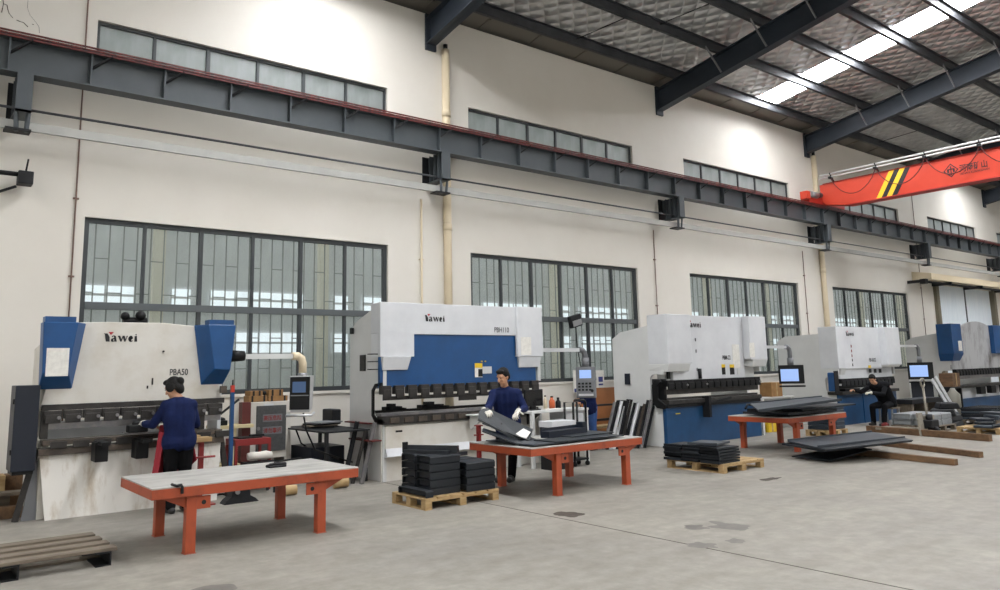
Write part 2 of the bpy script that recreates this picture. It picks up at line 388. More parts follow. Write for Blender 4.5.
# ------------------------------------------------------------------ roof
SL = 0.17
def rz(y): return SL*(WY-y)
def foil_mat():
    m = bpy.data.materials.new('quilted silver foil insulation'); m.use_nodes = True; nt = m.node_tree; b = nt.nodes['Principled BSDF']; N = nt.nodes.new; L = nt.links.new
    b.inputs['Metallic'].default_value = .6; b.inputs['Roughness'].default_value = .28
    tc = N('ShaderNodeTexCoord')
    n = N('ShaderNodeTexNoise'); n.inputs['Scale'].default_value = 1.7; n.inputs['Detail'].default_value = 4
    rp = N('ShaderNodeValToRGB'); rp.color_ramp.elements[0].color = lin('#c4c3c1'); rp.color_ramp.elements[1].color = lin('#e6e5e3'); rp.color_ramp.elements[0].position = .3; rp.color_ramp.elements[1].position = .7
    L(tc.outputs['Object'], n.inputs['Vector']); L(n.outputs['Fac'], rp.inputs['Fac']); L(rp.outputs['Color'], b.inputs['Base Color'])
    # wire mesh lines: two diagonal sets with a bulge between them
    hs = []
    for rot in (.785, -.785):
        mp = N('ShaderNodeMapping'); mp.inputs['Rotation'].default_value = (0, 0, rot)
        L(tc.outputs['Object'], mp.inputs['Vector'])
        w = N('ShaderNodeTexWave'); w.wave_profile = 'SIN'; w.inputs['Scale'].default_value = 1.0; w.inputs['Distortion'].default_value = .7; w.inputs['Detail'].default_value = 2; w.inputs['Detail Scale'].default_value = 1.2
        L(mp.outputs['Vector'], w.inputs['Vector']); hs.append(w)
    ad = N('ShaderNodeMath'); ad.operation = 'MULTIPLY'; L(hs[0].outputs['Fac'], ad.inputs[0]); L(hs[1].outputs['Fac'], ad.inputs[1])
    n2 = N('ShaderNodeTexNoise'); n2.inputs['Scale'].default_value = 3.5; n2.inputs['Detail'].default_value = 6
    L(tc.outputs['Object'], n2.inputs['Vector'])
    ad2 = N('ShaderNodeMath'); ad2.operation = 'ADD'; sq = N('ShaderNodeMath'); sq.operation = 'POWER'; sq.inputs[1].default_value = .6; L(ad.outputs[0], sq.inputs[0]); L(sq.outputs[0], ad2.inputs[0]); nm = N('ShaderNodeMath'); nm.operation = 'MULTIPLY'; nm.inputs[1].default_value = .5; L(n2.outputs['Fac'], nm.inputs[0]); L(nm.outputs[0], ad2.inputs[1])
    bp = N('ShaderNodeBump'); bp.inputs['Strength'].default_value = .9; bp.inputs['Distance'].default_value = .07
    L(ad2.outputs[0], bp.inputs['Height']); L(bp.outputs['Normal'], b.inputs['Normal'])
    return m
M_foil = foil_mat()
SKY_X = [(-9.6, -8.6), (5.5, 6.5), (19.6, 20.6), (34.6, 35.6)]
YF, YB = -7.0, 13.35       # roof from the eave towards the camera side
ROOF0 = 9.37
def roofslab(x0, x1, z0, z1, y0=YF, y1=YB):
    return [(x0,y0,z0+rz(y0)),(x1,y0,z0+rz(y0)),(x1,y1,z0+rz(y1)),(x0,y1,z0+rz(y1)),(x0,y0,z1+rz(y0)),(x1,y0,z1+rz(y0)),(x1,y1,z1+rz(y1)),(x0,y1,z1+rz(y1))]
b = MB(); xe = [-14]+[v for s in SKY_X for v in s]+[52]
for i in range(0, len(xe), 2): b.hexa(roofslab(xe[i], xe[i+1], ROOF0, ROOF0+.08))
for s0, s1 in SKY_X: b.hexa(roofslab(s0, s1, ROOF0, ROOF0+.08, 13.02, YB))
ceiling = struct(b.build('ceiling', M_foil))
M_sky = mat('glowing translucent skylight sheet', '#e8eef2', .5, emit=('#f8f9fd', 40.0))
for k, (s0, s1) in enumerate(SKY_X):
    struct(MB().hexa(roofslab(s0, s1, ROOF0+.02, ROOF0+.05, YF, 13.02)).build('window_%d' % (20+k), M_sky))
# eave strip of bare ribbed sheet between wall and first purlin
M_eave = mat('bare ribbed roof sheet', '#77726a', .5, .4)
b = MB(); x = -14.0
b.hexa(roofslab(-14, 52, ROOF0-.05, ROOF0-.02, 12.42, 13.3))
while x < 52:
    b.hexa(roofslab(x, x+.06, ROOF0-.075, ROOF0-.05, 12.62, 13.3)); x += 1.49
struct(b.build('trim_5', M_eave))
# rafters: welded I sections on the wall columns
RX = [-6.35, 1.05, 8.52, 15.94, 23.4, 30.85, 38.3]
PURL = [12.3, 10.93, 9.63, 8.35, 7.05, 5.75, 4.45, 3.15, 1.85, .55, -.75, -2.05]
names = ['far left beyond the frame', 'left of the long upper window', 'first from the left, meeting the wall above the cream downpipe', 'between the second and third upper windows', 'just left of the red crane, above the thinner downpipe', 'behind the logo end of the red crane', 'last beyond the red crane']
for i, x in enumerate(RX):
    if i in (0,): continue
    r = thing('roof_rafter', (x, WY, 8.52), 'dark slate steel roof rafter, ' + names[i], 'rafter', 'steel roof rafters')
    b = MB(); z0 = 8.54; dep = .58
    b.hexa([(x-.02,YF,z0+rz(YF)),(x+.02,YF,z0+rz(YF)),(x+.02,WY-.05,z0+rz(WY-.05)),(x-.02,WY-.05,z0+rz(WY-.05)),
            (x-.02,YF,z0+dep+rz(YF)),(x+.02,YF,z0+dep+rz(YF)),(x+.02,WY-.05,z0+dep+rz(WY-.05)),(x-.02,WY-.05,z0+dep+rz(WY-.05))])
    b.build('rafter_web', M_raft, r)
    for zz in (z0, z0+dep-.02):
        f = MB(); f.hexa([(x-.12,YF,zz+rz(YF)),(x+.12,YF,zz+rz(YF)),(x+.12,WY-.05,zz+rz(WY-.05)),(x-.12,WY-.05,zz+rz(WY-.05)),
            (x-.12,YF,zz+.025+rz(YF)),(x+.12,YF,zz+.025+rz(YF)),(x+.12,WY-.05,zz+.025+rz(WY-.05)),(x-.12,WY-.05,zz+.025+rz(WY-.05))])
        f.build('rafter_flange', M_raft, r)
    MB().box(x-.13, x+.13, WY-.05, WY, 8.42, 9.22).build('end_plate', M_raft, r)
    for y in PURL[1:6]:
        MB().beam((x-.08, y-.05, 8.58+rz(y-.05)), (x-.62, y, 9.17+rz(y)), .05, .025, up=(0,1,0)).build('fly_brace', M_galv, r)
ordn = ['first', 'second', 'third', 'fourth', 'fifth', 'sixth', 'seventh', 'eighth', 'ninth', 'tenth', 'eleventh', 'twelfth', 'thirteenth', 'fourteenth']
for i, y in enumerate(PURL[:9]):
    b = MB(); z = ROOF0-.24+rz(y); x0, x1 = -13, 51
    b.box(x0, x1, y-.012, y+.012, z, z+.22).box(x0, x1, y, y+.075, z, z+.015).box(x0, x1, y-.075, y, z+.205, z+.22).box(x0, x1, y+.062, y+.075, z, z+.03)
    tag(b.build('roof_purlin', M_purlin), 'dark grey steel purlin under the silver foil, %s one out from the wall' % ordn[i], 'purlin', 'steel roof purlins')
# sag rods between purlins
for j, (x, y0, y1, nm) in enumerate(((12.2, 12.3, 10.93, 'between the first two long rafters'), (13.6, 10.93, 9.63, 'second gap out, near the middle rafter'), (27.1, 12.3, 10.93, 'behind the red crane'))):
    tag(MB().tube([(x, y0, ROOF0-.1+rz(y0)), (x+.5, y1, ROOF0-.1+rz(y1))], .012, 6).build('tie_rod', M_dark), 'thin dark tie rod between roof purlins, ' + nm, 'rod')

# unseen hall walls added to block sky light; near one's open band gives fill
M_wall_in = mat('plain painted wall', '#cfcbc2', .6)
b = MB(); nb_z0, nb_z1 = 1.8, 3.7
b.box(-14, 52, YF-.25, YF, 0, nb_z0).box(-14, 52, YF-.25, YF, nb_z1, ROOF0+rz(YF)+.1)
for x in range(-14, 53, 6): b.box(x-.4, x+.4, YF-.25, YF, nb_z0, nb_z1)
struct(b.build('wall_unseen_front', M_wall_in))
for nm, x in (('wall_unseen_left', -14.0), ('wall_unseen_right', 52.0)):
    struct(MB().px([(YF-.25, 0), (13.25, 0), (13.25, ROOF0+rz(13.25)), (YF-.25, ROOF0+rz(YF-.25))], x-.2 if x < 0 else x, x if x < 0 else x+.2).build(nm, M_wall_in))
# ------------------------------------------------------------------ crane runway along the back wall
rw = thing('runway_beam', (18, 12.5, 6.03), 'long blue grey steel crane runway beam running below the upper windows', 'crane runway')
ry0, ry1, rz0, rz1 = 12.37, 12.63, 6.03, 6.56
b = MB(); b.box(-12, 50, ry0, ry1, rz0, rz0+.025).build('bottom_flange', M_steel, rw)
MB().box(-12, 50, ry0-.02, ry1+.02, rz1-.03, rz1).build('top_flange', M_steel, rw)
MB().box(-12, 50, 12.49, 12.51, rz0+.025, rz1-.03).build('beam_web', M_steel, rw)
MB().box(-12, 50, 12.46, 12.54, rz1, rz1+.05).build('rail', M_rust, rw)
x = 2.04-1.05*12
sp = 1.05
while x < 46:
    MB().box(x-.012, x+.012, ry0+.012, 12.49, rz0+.025, rz1-.03).build('stiffener', M_steel, rw)
    x += sp
# red conductor bars on little arms over the top flange
cb = thing('conductor_bar_line', (18, 12.3, 6.55), 'twin dark red conductor bars following the top edge of the runway beam', 'conductor bars')
for zz, yy in ((6.535, 12.345), (6.575, 12.345), (6.615, 12.345)):
    MB().box(-12, 50, yy-.012, yy+.012, zz-.012, zz+.012).build('conductor_bar', M_rust, cb)
x = 2.04-1.05*11+.27
while x < 40:
    MB().beam((x, 12.34, 6.54), (x-.27, 12.47, 6.32), .03, .03).build('bar_arm', M_dark, cb); x += sp
where = {1: 'at the far left edge of the photo', 2: 'in front of the left cream downpipe', 3: 'in the middle, beside the black light box', 4: 'above the right cream downpipe', 5: 'right of the fourth long window', 6: 'over the door canopy'}
def bracket(i, x):
    t = thing('runway_bracket', (x, 12.6, 5.2), 'dark steel wall bracket carrying the runway beam, ' + where[i], 'bracket', 'runway brackets')
    b = MB(); b.px([(12.36, 5.48), (12.36, 6.03), (12.98, 6.03), (12.98, 5.78), (12.8, 5.48)], x-.01, x+.01).build('bracket_web', M_steel, t)
    MB().box(x-.1, x+.1, 12.33, 12.36, 5.46, 6.03).build('front_plate', M_steel, t)
    MB().box(x-.1, x+.1, 12.33, 12.98, 5.46, 5.485).build('lower_flange', M_steel, t)
    MB().box(x-.15, x+.15, 12.97, 13.0, 5.4, 6.05).build('wall_plate', M_dark, t)
    for q in (12.5, 12.65, 12.8): MB().box(x-.1, x+.1, q-.008, q+.008, 5.49, 6.03).build('stiffener', M_steel, t)
    for sx in (-.075, .075):
        MB().beam((x+sx, 12.42, 5.46), (x+sx*.8, 12.44, 5.18), .05, .04).build('hanger_leg', M_steel, t)
    MB().box(x-.2, x+.12, 12.38, 12.62, 5.19, 5.22).build('hanger_plate', M_dark, t)
for i in range(1, 7): bracket(i, (0, 1.2, 8.45, 15.85, 23.22, 30.5, 37.95)[i])
tag(MB().box(-12, 50, 12.5, 12.56, 5.23, 5.36).build('cable_tray', M_lite), 'pale grey square cable tray running along the wall under the brackets', 'cable tray')
tag(MB().tube([(-12, 12.58, 5.56), (50, 12.58, 5.56)], .02, 8).build('conduit_pipe', M_purlin), 'thin dark pipe running along the wall just above the pale cable tray', 'pipe')
# cream downpipes
def downpipe(px, label):
    c = onY(px, 250, 12.93); t = thing('downpipe', (c.x, 12.92, .1), label, 'pipe', 'rainwater downpipes')
    MB().tube([(c.x, 12.92, .1), (c.x, 12.92, 8.5)], .085, 14).build('pipe_run', M_pipe, t)
    for z in (2.2, 4.55, 7.0): MB().tube([(c.x, 12.92, z), (c.x, 12.92, z+.14)], .095, 14).build('pipe_socket', M_pipe, t)
    MB().tube([(c.x, 12.92, 8.5), (c.x, 12.92, 8.62)], .05, 10).build('pipe_neck', M_dark, t)
downpipe(447.5, 'cream plastic downpipe left of the second long window'); downpipe(821, 'cream plastic downpipe left of the fourth long window')
# cables straight up the wall
for k, (px, py, z0, z1, m, lab) in enumerate(((76, 200, .5, 9.1, M_seal, 'thin brown cable straight up the wall left of the first long window'),
        (656, 280, .5, 5.2, M_seal, 'dark cable down the wall right of the second long window'), (804, 270, .5, 5.2, M_seal, 'thin cable down the wall right of the third long window'),
        (908, 160, 2.0, 9.1, M_seal, 'thin cable on the wall right of the fourth upper window'))):
    c = onY(px, py, 12.97); t = MB().tube([(c.x, 12.975, z0), (c.x, 12.975, z1)], .011, 8)
    for z in (2.0, 3.2, 4.4):
        if z0 < z < z1: t.box(c.x-.04, c.x+.04, 12.965, 13.0, z, z+.025)
    tag(t.build('wall_cable', m), lab, 'cable')
c = onY(421.5, 270, 12.97)
tag(MB().tube([(c.x, 12.96, .8), (c.x, 12.96, 5.15)], .022, 8).box(c.x-.05, c.x+.05, 12.95, 13, 3.9, 3.92).box(c.x-.05, c.x+.05, 12.95, 13, 2.95, 2.97).build('wall_conduit', M_pipe), 'thin cream conduit on the wall left of the thick downpipe', 'conduit')
# wall bracket with a bare arm at the far left, no lamp on it
c = onY(25.5, 179, 12.75)
t = thing('wall_bracket_bar', (c.x, 12.9, c.z-.2), 'black horizontal arm with a square clamp box on the wall at far left', 'wall arm')
MB().tube([(c.x-2.2, 12.72, c.z+.05), (c.x, 12.72, c.z+.05)], .035, 8).build('arm_bar', M_black, t)
MB().box(c.x-.1, c.x+.09, 12.64, 12.86, c.z-.09, c.z+.1, bev=.01).build('clamp_box', M_dark, t)
MB().tube([(c.x+.0, 12.75, c.z+.12), (c.x+.02, 12.75, c.z+.3)], .014, 6).build('pin', M_dark, t)
MB().beam((c.x-.1, 12.86, c.z-.1), (c.x-.3, 13.0, c.z-.18), .03, .03).beam((c.x, 12.86, c.z), (c.x, 13.0, c.z), .06, .06).build('stay', M_dark, t)

# ------------------------------------------------------------------ red overhead travelling crane
M_red = mat('orange red crane paint', '#c4412b', .42, 0, '#b83a25', .7)
M_redd = mat('deep red crane paint', '#b02a1e', .5)
M_yel = mat('yellow stripe', '#f0bb24', .5)
CX = 23.0
cr = thing('overhead_crane', (CX, 10, 6.5), 'orange red overhead crane girder with yellow and black stripes near its wall end', 'crane')
gz0, gz1, gend = 6.52, 7.29, 1.0
g = MB()
g.prism([(12.42, 6.80), (12.25, 6.62), (11.75, gz0), (gend, gz0), (gend, gz1), (12.42, gz1)], lambda u, v, d: (d, u, v), CX, CX+.34)
g.build('girder', M_red, cr, bev=.008)
MB().box(CX-.05, CX+.39, gend, 11.6, gz0-.03, gz0).build('lower_flange', M_redd, cr)
MB().box(CX-.03, CX+.37, gend, 12.3, gz1, gz1+.02).build('upper_flange', M_redd, cr)
e = MB(); e.box(CX-.8, CX+1.4, 12.36, 12.66, 6.64, 6.88).build('end_truck', M_redd, cr, bev=.02)
for wx in (CX-.6, CX+1.15):
    MB().tube([(wx, 12.4, 6.70), (wx, 12.62, 6.70)], .1, 16).build('truck_wheel', M_dark, cr)
MB().box(CX-1.0, CX-.8, 12.3, 12.55, 6.72, 6.98, bev=.02).build('buffer_box', M_red, cr)
mt = MB().tube([(CX-.78, 12.34, 6.9), (CX-.35, 12.34, 6.9)], .1, 14).build('drive_motor', M_galv, cr)
MB().tube([(CX-.35, 12.34, 6.9), (CX-.12, 12.34, 6.93)], .08, 12).build('gearbox', M_purlin, cr)
# stripes on the face towards the left
fX = CX-.004
for k, (u, m) in enumerate(((0, M_yel), (.155, M_ink), (.31, M_yel), (.465, M_ink))):
    ya = onX(877+0, 197, CX).y - .0
    y_low = 10.66 - u; y_up = y_low - .45
    MB().flat_poly([(fX-.001*k, y_low, gz0+.005), (fX-.001*k, y_low-.155, gz0+.005), (fX-.001*k, y_up-.155, gz1-.005), (fX-.001*k, y_up, gz1-.005)]).build('stripe', m, cr)
# diamond emblem and lettering
lc = onX(951, 170.5, CX); d = .20
lm = MB()
for a, q in ((d, d*.82),):
    P = [(lc.y+a, lc.z), (lc.y, lc.z+a), (lc.y-a, lc.z), (lc.y, lc.z-a)]; Q = [(lc.y+q, lc.z), (lc.y, lc.z+q), (lc.y-q, lc.z), (lc.y, lc.z-q)]
    for i in range(4):
        j = (i+1) % 4; lm.flat_poly([(fX-.003, *P[i]), (fX-.003, *P[j]), (fX-.003, *Q[j]), (fX-.003, *Q[i])])
for (u0, v0, u1, v1) in ((-.09, .02, .09, .05), (-.015, -.13, .015, .12), (-.1, -.06, -.05, .04), (.05, -.06, .1, .04), (-.06, -.11, .06, -.08)):
    lm.flat_poly([(fX-.003, lc.y-u0, lc.z+v0), (fX-.003, lc.y-u1, lc.z+v0), (fX-.003, lc.y-u1, lc.z+v1), (fX-.003, lc.y-u0, lc.z+v1)])
lm.build('emblem', M_ink, cr)
t0 = onX(959.5, 171, CX)
text('河南矿山', .225, lambda u, v: (fX-.003, t0.y-u*.8, t0.z+v-.02), M_ink, 'maker_lettering', cr, bold=.018)
text('HENAN KUANGSHAN', .09, lambda u, v: (fX-.003, t0.y-u*.82, t0.z+v-.12), M_ink, 'maker_small_lettering', cr, bold=.01, xs=1.02)
M_silv0 = mat('white silver pipe', '#d8d8d6', .35, .2)
M_cabl = mat('dark red cable', '#54160f', .6)
# twin festoon rails with hanging cable loops
for yy, zz in ((CX-.16, gz1+.26), (CX-.16, gz1+.16)):
    MB().tube([(yy, 12.3, zz), (yy, gend, zz)], .03, 8).build('festoon_rail', M_silv0, cr)
y = 11.95
ys = []
while y > 2: ys.append(y); y -= 1.42
for k, y in enumerate(ys):
    MB().beam((CX+.05, y, gz1+.02), (CX-.2, y, gz1+.28), .03, .03).build('rail_post', M_dark, cr)
    MB().box(CX-.22, CX-.1, y-.05, y+.05, gz1+.1, gz1+.17).build('cable_trolley', M_dark, cr)
    if k+1 < len(ys):
        y2 = ys[k+1]; pth = []
        for s in range(13):
            f = s/12; pth.append((CX-.16-.02*math.sin(f*PI), y+(y2-y)*f, gz1+.12-.62*(1-(2*f-1)**2)**.8))
        MB().tube(pth, .014, 6).build('festoon_cable', M_cabl, cr)
# door in the wall at the right with its canopy
M_curt = mat('milky door curtain', '#e6edf2', .3, 0, '#d6e0e8', 1.6, stretch=(6, 1, .4))
dr = struct(thing('door_1', (35, 13.1, 0), None, None))
M_dframe = mat('olive brown door post', '#6a6453', .6)
MB().box(32.05, 32.3, 12.88, 13.2, 0, 4.6).build('door_post', M_dframe, dr)
MB().box(37.85, 38.1, 12.88, 13.2, 0, 4.6).build('door_post', M_dframe, dr)
MB().box(32.3, 35.05, 13.02, 13.06, .02, 4.6).build('door_leaf', M_curt, dr); MB().box(35.1, 37.85, 13.06, 13.1, .02, 4.6).build('door_leaf', M_curt, dr)
MB().box(35.03, 35.12, 13.0, 13.04, .02, 4.6).build('door_stile', M_purlin, dr)
cn = thing('door_canopy', (34.5, 12.6, 4.5), 'pale boxed canopy sticking out over the big white door at right', 'canopy')
MB().hexa([(30.3,12.3,4.64),(41,12.3,4.64),(41,13,4.64),(30.3,13,4.64),(30.3,12.3,4.88),(41,12.3,4.88),(41,13,5.0),(30.3,13,5.0)]).build('canopy_board', M_pipe, cn)
for x in (29.9, 32, 35, 38): MB().box(x-.04, x+.04, 12.28, 13, 4.52, 4.63).build('canopy_arm', M_dark, cn)
MB().tube([(29.8, 12.42, 4.55), (41, 12.42, 4.55)], .045, 8).build('door_track', M_dark, cn)
MB().box(29.75, 29.95, 12.3, 12.5, 4.46, 4.64).build('track_end', M_black, cn)
# floodlight on the second window
c = onY(575, 321, 12.85)
t = thing('floodlight', (c.x, 12.85, c.z-.15), 'small dark floodlight clamped to the transom of the second long window', 'floodlight')
R = Matrix.Rotation(-.25, 4, 'Y')
MB().box(-.17, .17, -.06, .06, -.14, .14, M=Matrix.Translation(c) @ R, bev=.015).build('lamp_housing', M_dark, t)
MB().box(-.14, .14, -.075, -.06, -.11, .02, M=Matrix.Translation(c) @ R).build('lamp_glass', M_galv, t)
MB().tube([(c.x, 12.9, c.z+.1), (c.x, 13.0, c.z-.1)], .02, 6).build('lamp_yoke', M_dark, t)
MB().tube([(c.x+.05, 12.88, c.z-.12), (c.x+.12, 12.93, c.z-.6), (c.x+.28, 12.95, c.z-1.3)], .012, 6).build('power_lead', M_black, t)
# ------------------------------------------------------------------ press brakes
M_offw = mat('worn off white paint', '#cdcac2', .5, 0, '#bdb6a8', 2.0, lo=.45, hi=.75)
M_apron = mat('stained off white plate', '#d8d5ce', .5, 0, '#9b8768', 3.2, stretch=(1.6, 1, .5), lo=.5, hi=.78)
M_blue = mat('press blue paint', '#0c477c', .42, 0, '#0a3f6e', 2.0)
M_blue2 = mat('worn press blue paint', '#12436c', .45, 0, '#10395e', 3.0)
M_dblue = mat('dark blue cabinet paint', '#0d1523', .5)
M_tool = mat('worn tool steel', '#383532', .5, .3, '#262422', 9.0)
M_tooll = mat('bright ground steel', '#8d8b88', .35, .7, '#77757a', 8.0)
M_bed = mat('oily brown bed steel', '#5b5147', .5, .3, '#3a342e', 5.0)
M_paper = mat('paper sheet', '#e2e0d9', .7, 0, '#cfcdc6', 14)
M_grey = mat('light grey machine paint', '#cdcecc', .45, 0, '#c3c4c2', 1.2)
M_greyd = mat('mid grey painted box', '#6b6d70', .5)
M_screen = mat('lit blue white screen', '#0a0a12', .2, emit=('#a3c2fa', 1.0))
M_screen2 = mat('dim blue screen', '#0a0a12', .2, emit=('#4f6f9a', .55))
M_yl = mat('yellow warning plate', '#d9b521', .5)
M_redp = mat('red paint', '#7f1d1b', .5)
M_silver = mat('white silver strip', '#c9cacb', .3, .5)

def clamp(x, y0, y1, z0, z1, w, parent, m=None, pin=True):
    m = m or M_tool
    b = MB(); b.box(x-w/2, x+w/2, y0, y1, z0+(z1-z0)*.35, z1, bev=.006).box(x-w*.42, x+w*.42, y0-.02, y0+.02, z0+(z1-z0)*.05, z0+(z1-z0)*.7, bev=.005)
    o = b.build('tool_clamp', m, parent)
    if pin:
        MB().tube([(x+w*.3, y0-.045, z0+(z1-z0)*.45), (x+w*.3, y0, z0+(z1-z0)*.45)], .022, 8).build('clamp_bolt', M_tooll, o)

# ---- the old machine at left
P = thing('press_brake', (2.6, 11.6, 0), 'old off white press brake with blue side shields, marked PBA50, at far left', 'press brake', 'press brakes along the wall')
Y1 = 11.1
MB().py([(1.49, 1.37), (3.71, 1.37), (3.50, 2.26), (3.30, 2.38), (2.9, 2.415), (2.2, 2.415), (1.80, 2.40), (1.66, 2.26)], Y1, Y1+.07).build('ram_plate', M_offw, P, bev=.006)
for x in (1.56, 3.58):
    MB().px([(11.12, 0), (11.12, .9), (11.55, .96), (11.55, 1.3), (11.2, 1.36), (11.2, 2.2), (12.2, 2.1), (12.2, 0)], x-.04, x+.04).build('side_frame', M_offw, P, bev=.004)
def shield(xo0, xo1, xb0, xb1, sgn, name):
    """tapered box: front face narrower at the machine side, lower edge chamfered"""
    zt, zb = 2.39, 1.56; yb, yf = 11.1, 10.86
    if sgn < 0:    # left shield, slanting face on its right
        f = [(xo0, zt), (xo1-.13, zt), (xb1-.09, zb+.22), (xb0, zb+.20)]
        k = [(xo0, zt), (xo1, zt), (xb1, zb), (xb0, zb)]
    else:
        f = [(xo0+.13, zt), (xo1, zt), (xb1+.02, zb+.20), (xb0+.11, zb+.22)]
        k = [(xo0, zt), (xo1, zt), (xb1, zb), (xb0, zb)]
    b = MB(); b.hexa([(f[3][0], yf, f[3][1]), (f[2][0], yf, f[2][1]), (k[2][0], yb, k[2][1]), (k[3][0], yb, k[3][1]),
                      (f[0][0], yf, f[0][1]), (f[1][0], yf, f[1][1]), (k[1][0], yb, k[1][1]), (k[0][0], yb, k[0][1])])
    o = b.build('cylinder_shield', M_blue, P, bev=.008)
    xm = (f[0][0]+f[1][0])/2
    MB().box(xm-.17, xm+.17, yf+.03, yb, zt, zt+.07).build('shield_cap', M_blue, o)
    return o
sl = shield(1.43, 1.94, 1.45, 1.82, -1, 'l'); sr = shield(3.29, 3.80, 3.41, 3.72, 1, 'r')
q0 = onY(47, 348, 10.85); q1 = onY(68, 376, 10.85)
MB().box(q0.x, q1.x, 10.852, 10.858, q1.z, q0.z).build('data_sheet', M_paper, sl)
MB().box(1.5, 3.74, Y1-.03, Y1+.05, 1.305, 1.375).build('clamp_beam', M_tool, P, bev=.004)
n = 10
for k in range(n):
    x = 1.62+(3.60-1.62)*k/(n-1); clamp(x, 11.03, 11.12, 1.14, 1.30, .205, P)
MB().box(1.52, 3.7, Y1-.005, Y1+.025, 1.07, 1.15).build('upper_punch', M_tooll, P)
MB().box(1.52, 3.7, 11.0, 11.25, .88, .945).build('die_rail', M_bed, P, bev=.005)
for k in range(9): MB().box(1.6+k*.25, 1.78+k*.25, 10.96, 11.0, .845, .925).build('die_block', M_tool, P)
MB().box(1.48, 3.72, 10.98, 11.3, .765, .845).build('bed_table', M_bed, P, bev=.006)
MB().box(1.5, 1.58, 11.06, 11.16, .96, 1.3).build('guide_post', M_tool, P)
MB().box(3.4, 3.47, 11.06, 11.16, .96, 1.3).build('guide_post', M_tool, P)
# apron plate leaning at the front
MB().hexa([(1.59,10.965,0),(3.64,10.965,0),(3.64,10.985,0),(1.59,10.985,0),(1.50,11.05,.79),(3.70,11.05,.79),(3.70,11.07,.79),(1.50,11.07,.79)]).build('front_apron', M_apron, P)
for x0, x1 in ((1.47, 1.30), (3.73, 3.86)): MB().beam((x0, 11.12, .8), (x1, 11.14, 0.0), .03, .07).build('stay_leg', M_tool, P)
MB().hexa([(1.36,11.13,0),(1.52,11.13,0),(1.52,11.16,0),(1.36,11.16,0),(1.46,11.13,.7),(1.5,11.13,.7),(1.5,11.16,.7),(1.46,11.16,.7)]).build('side_plate', M_greyd, P)
for x in (2.13, 2.60):
    MB().box(x-.075, x+.075, 10.72, 10.98, .66, .9, bev=.01).box(x-.05, x+.05, 10.5, 10.98, .87, .91).build('sheet_support', M_black, P)
# dark electrical box at the left side
cbx = MB().box(1.20, 1.46, 10.98, 11.4, .60, 1.62, bev=.01).build('electrical_box', M_dblue, P)
for z in (.8, 1.4): MB().box(1.185, 1.2, 11.0, 11.06, z, z+.06).build('box_hinge', M_black, cbx)
MB().box(1.22, 1.44, 11.0, 11.4, .56, .60).build('box_foot', M_black, cbx)
# hydraulic fittings on top, small socket and marks
h = MB(); h.tube([(2.45,11.45,2.45),(2.75,11.45,2.45)], .06, 12).sph((2.47,11.43,2.52), .06, 10).sph((2.66,11.4,2.53), .07, 10).box(2.4,2.8,11.3,11.6,2.3,2.42); h.build('hydraulic_valve', M_black, P)
MB().tube([(2.9,11.075,2.03),(2.9,11.1,2.03)], .012, 8).build('bolt', M_black, P)
c = onY(152.5, 381, Y1-.004); MB().box(c.x-.01, c.x+.01, Y1-.006, Y1, c.z-.05, c.z+.04).box(c.x-.07, c.x-.05, Y1-.004, Y1, c.z-.1, c.z-.06).build('keyhole_plate', M_tool, P)
lp = onY(103.5, 341.6, Y1); yawei(lp.x, lp.z, Y1-.004, .109, P)
tp = onY(169.2, 375.2, Y1); text('PBA50', .12, lambda u, v: (tp.x+u, Y1-.004, tp.z+v), M_ink, 'model_lettering', P, bold=.015, xs=.75)
# control pendant
ya = 10.98
a0 = onY(233, 356, ya); a1 = onY(296, 355, ya)
am = MB().box(a0.x-.05, a1.x, ya-.035, ya+.035, a0.z-.045, a0.z+.025).build('pendant_arm', M_grey, P)
MB().tube([(a0.x-.04, ya, a0.z), (a0.x+.16, ya, a0.z)], [.085, .07], 12).build('arm_joint', M_black, am)
MB().tube([(a1.x-.06, ya, a0.z-.01), (a1.x+.03, ya, a0.z-.01), (a1.x+.09, ya, a0.z-.05), (a1.x+.11, ya, a0.z-.12), (a1.x+.11, ya, a0.z-.26)], .06, 14).build('arm_elbow', M_pipe, am)
MB().tube([(a1.x+.11, ya, a0.z-.26), (a1.x+.11, ya, a0.z-.31)], .07, 14).build('swivel', M_galv, am)
# box faces a little left and is wedge shaped at its bottom
bx = a1.x+.10; bt = a0.z-.30
Mx = Matrix.Translation((bx, ya, bt)) @ Matrix.Rotation(-.72, 4, 'Z')
def T(M, *pts): return [M @ Vector(p) for p in pts]
pb = MB().hexa(T(Mx, (-.15,-.06,-.54),(.15,-.06,-.54),(.15,.05,-.50),(-.15,.05,-.50),(-.16,-.08,0),(.16,-.08,0),(.16,.09,0),(-.16,.09,0))).build('pendant_box', M_silver, P, bev=.008)
MB().box(-.15, .15, -.088, -.082, -.50, -.02, M=Mx @ Matrix.Rotation(-.03, 4, 'X')).build('pendant_panel', M_black, pb)
MB().box(-.11, .09, -.094, -.089, -.25, -.09, M=Mx @ Matrix.Rotation(-.03, 4, 'X')).build('pendant_screen', M_screen2, pb)
MB().box(-.14, .14, -.094, -.089, -.30, -.285, M=Mx @ Matrix.Rotation(-.03, 4, 'X')).build('panel_seam', M_greyd, pb)
hb = MB(); hb.tube(T(Mx, (-.19,0,-.55),(-.19,-.12,-.58),(.19,-.12,-.58),(.19,0,-.55)), .018, 8); hb.build('pendant_handle', M_silver, pb)
MB().tube(T(Mx, (.03,0,-.55),(.06,.05,-.8),(.18,.12,-1.1),(.5,.3,-1.25)), .014, 8).build('pendant_cable', M_black, P)
MB().box(3.66, 3.74, 10.98, 11.05, 1.44, 1.54).build('limit_switch', M_bed, P)
MB().box(1.62, 3.55, 11.6, 11.66, .90, 1.14).build('back_gauge_beam', M_white, P)  # white strip added to brighten the gap over the bed

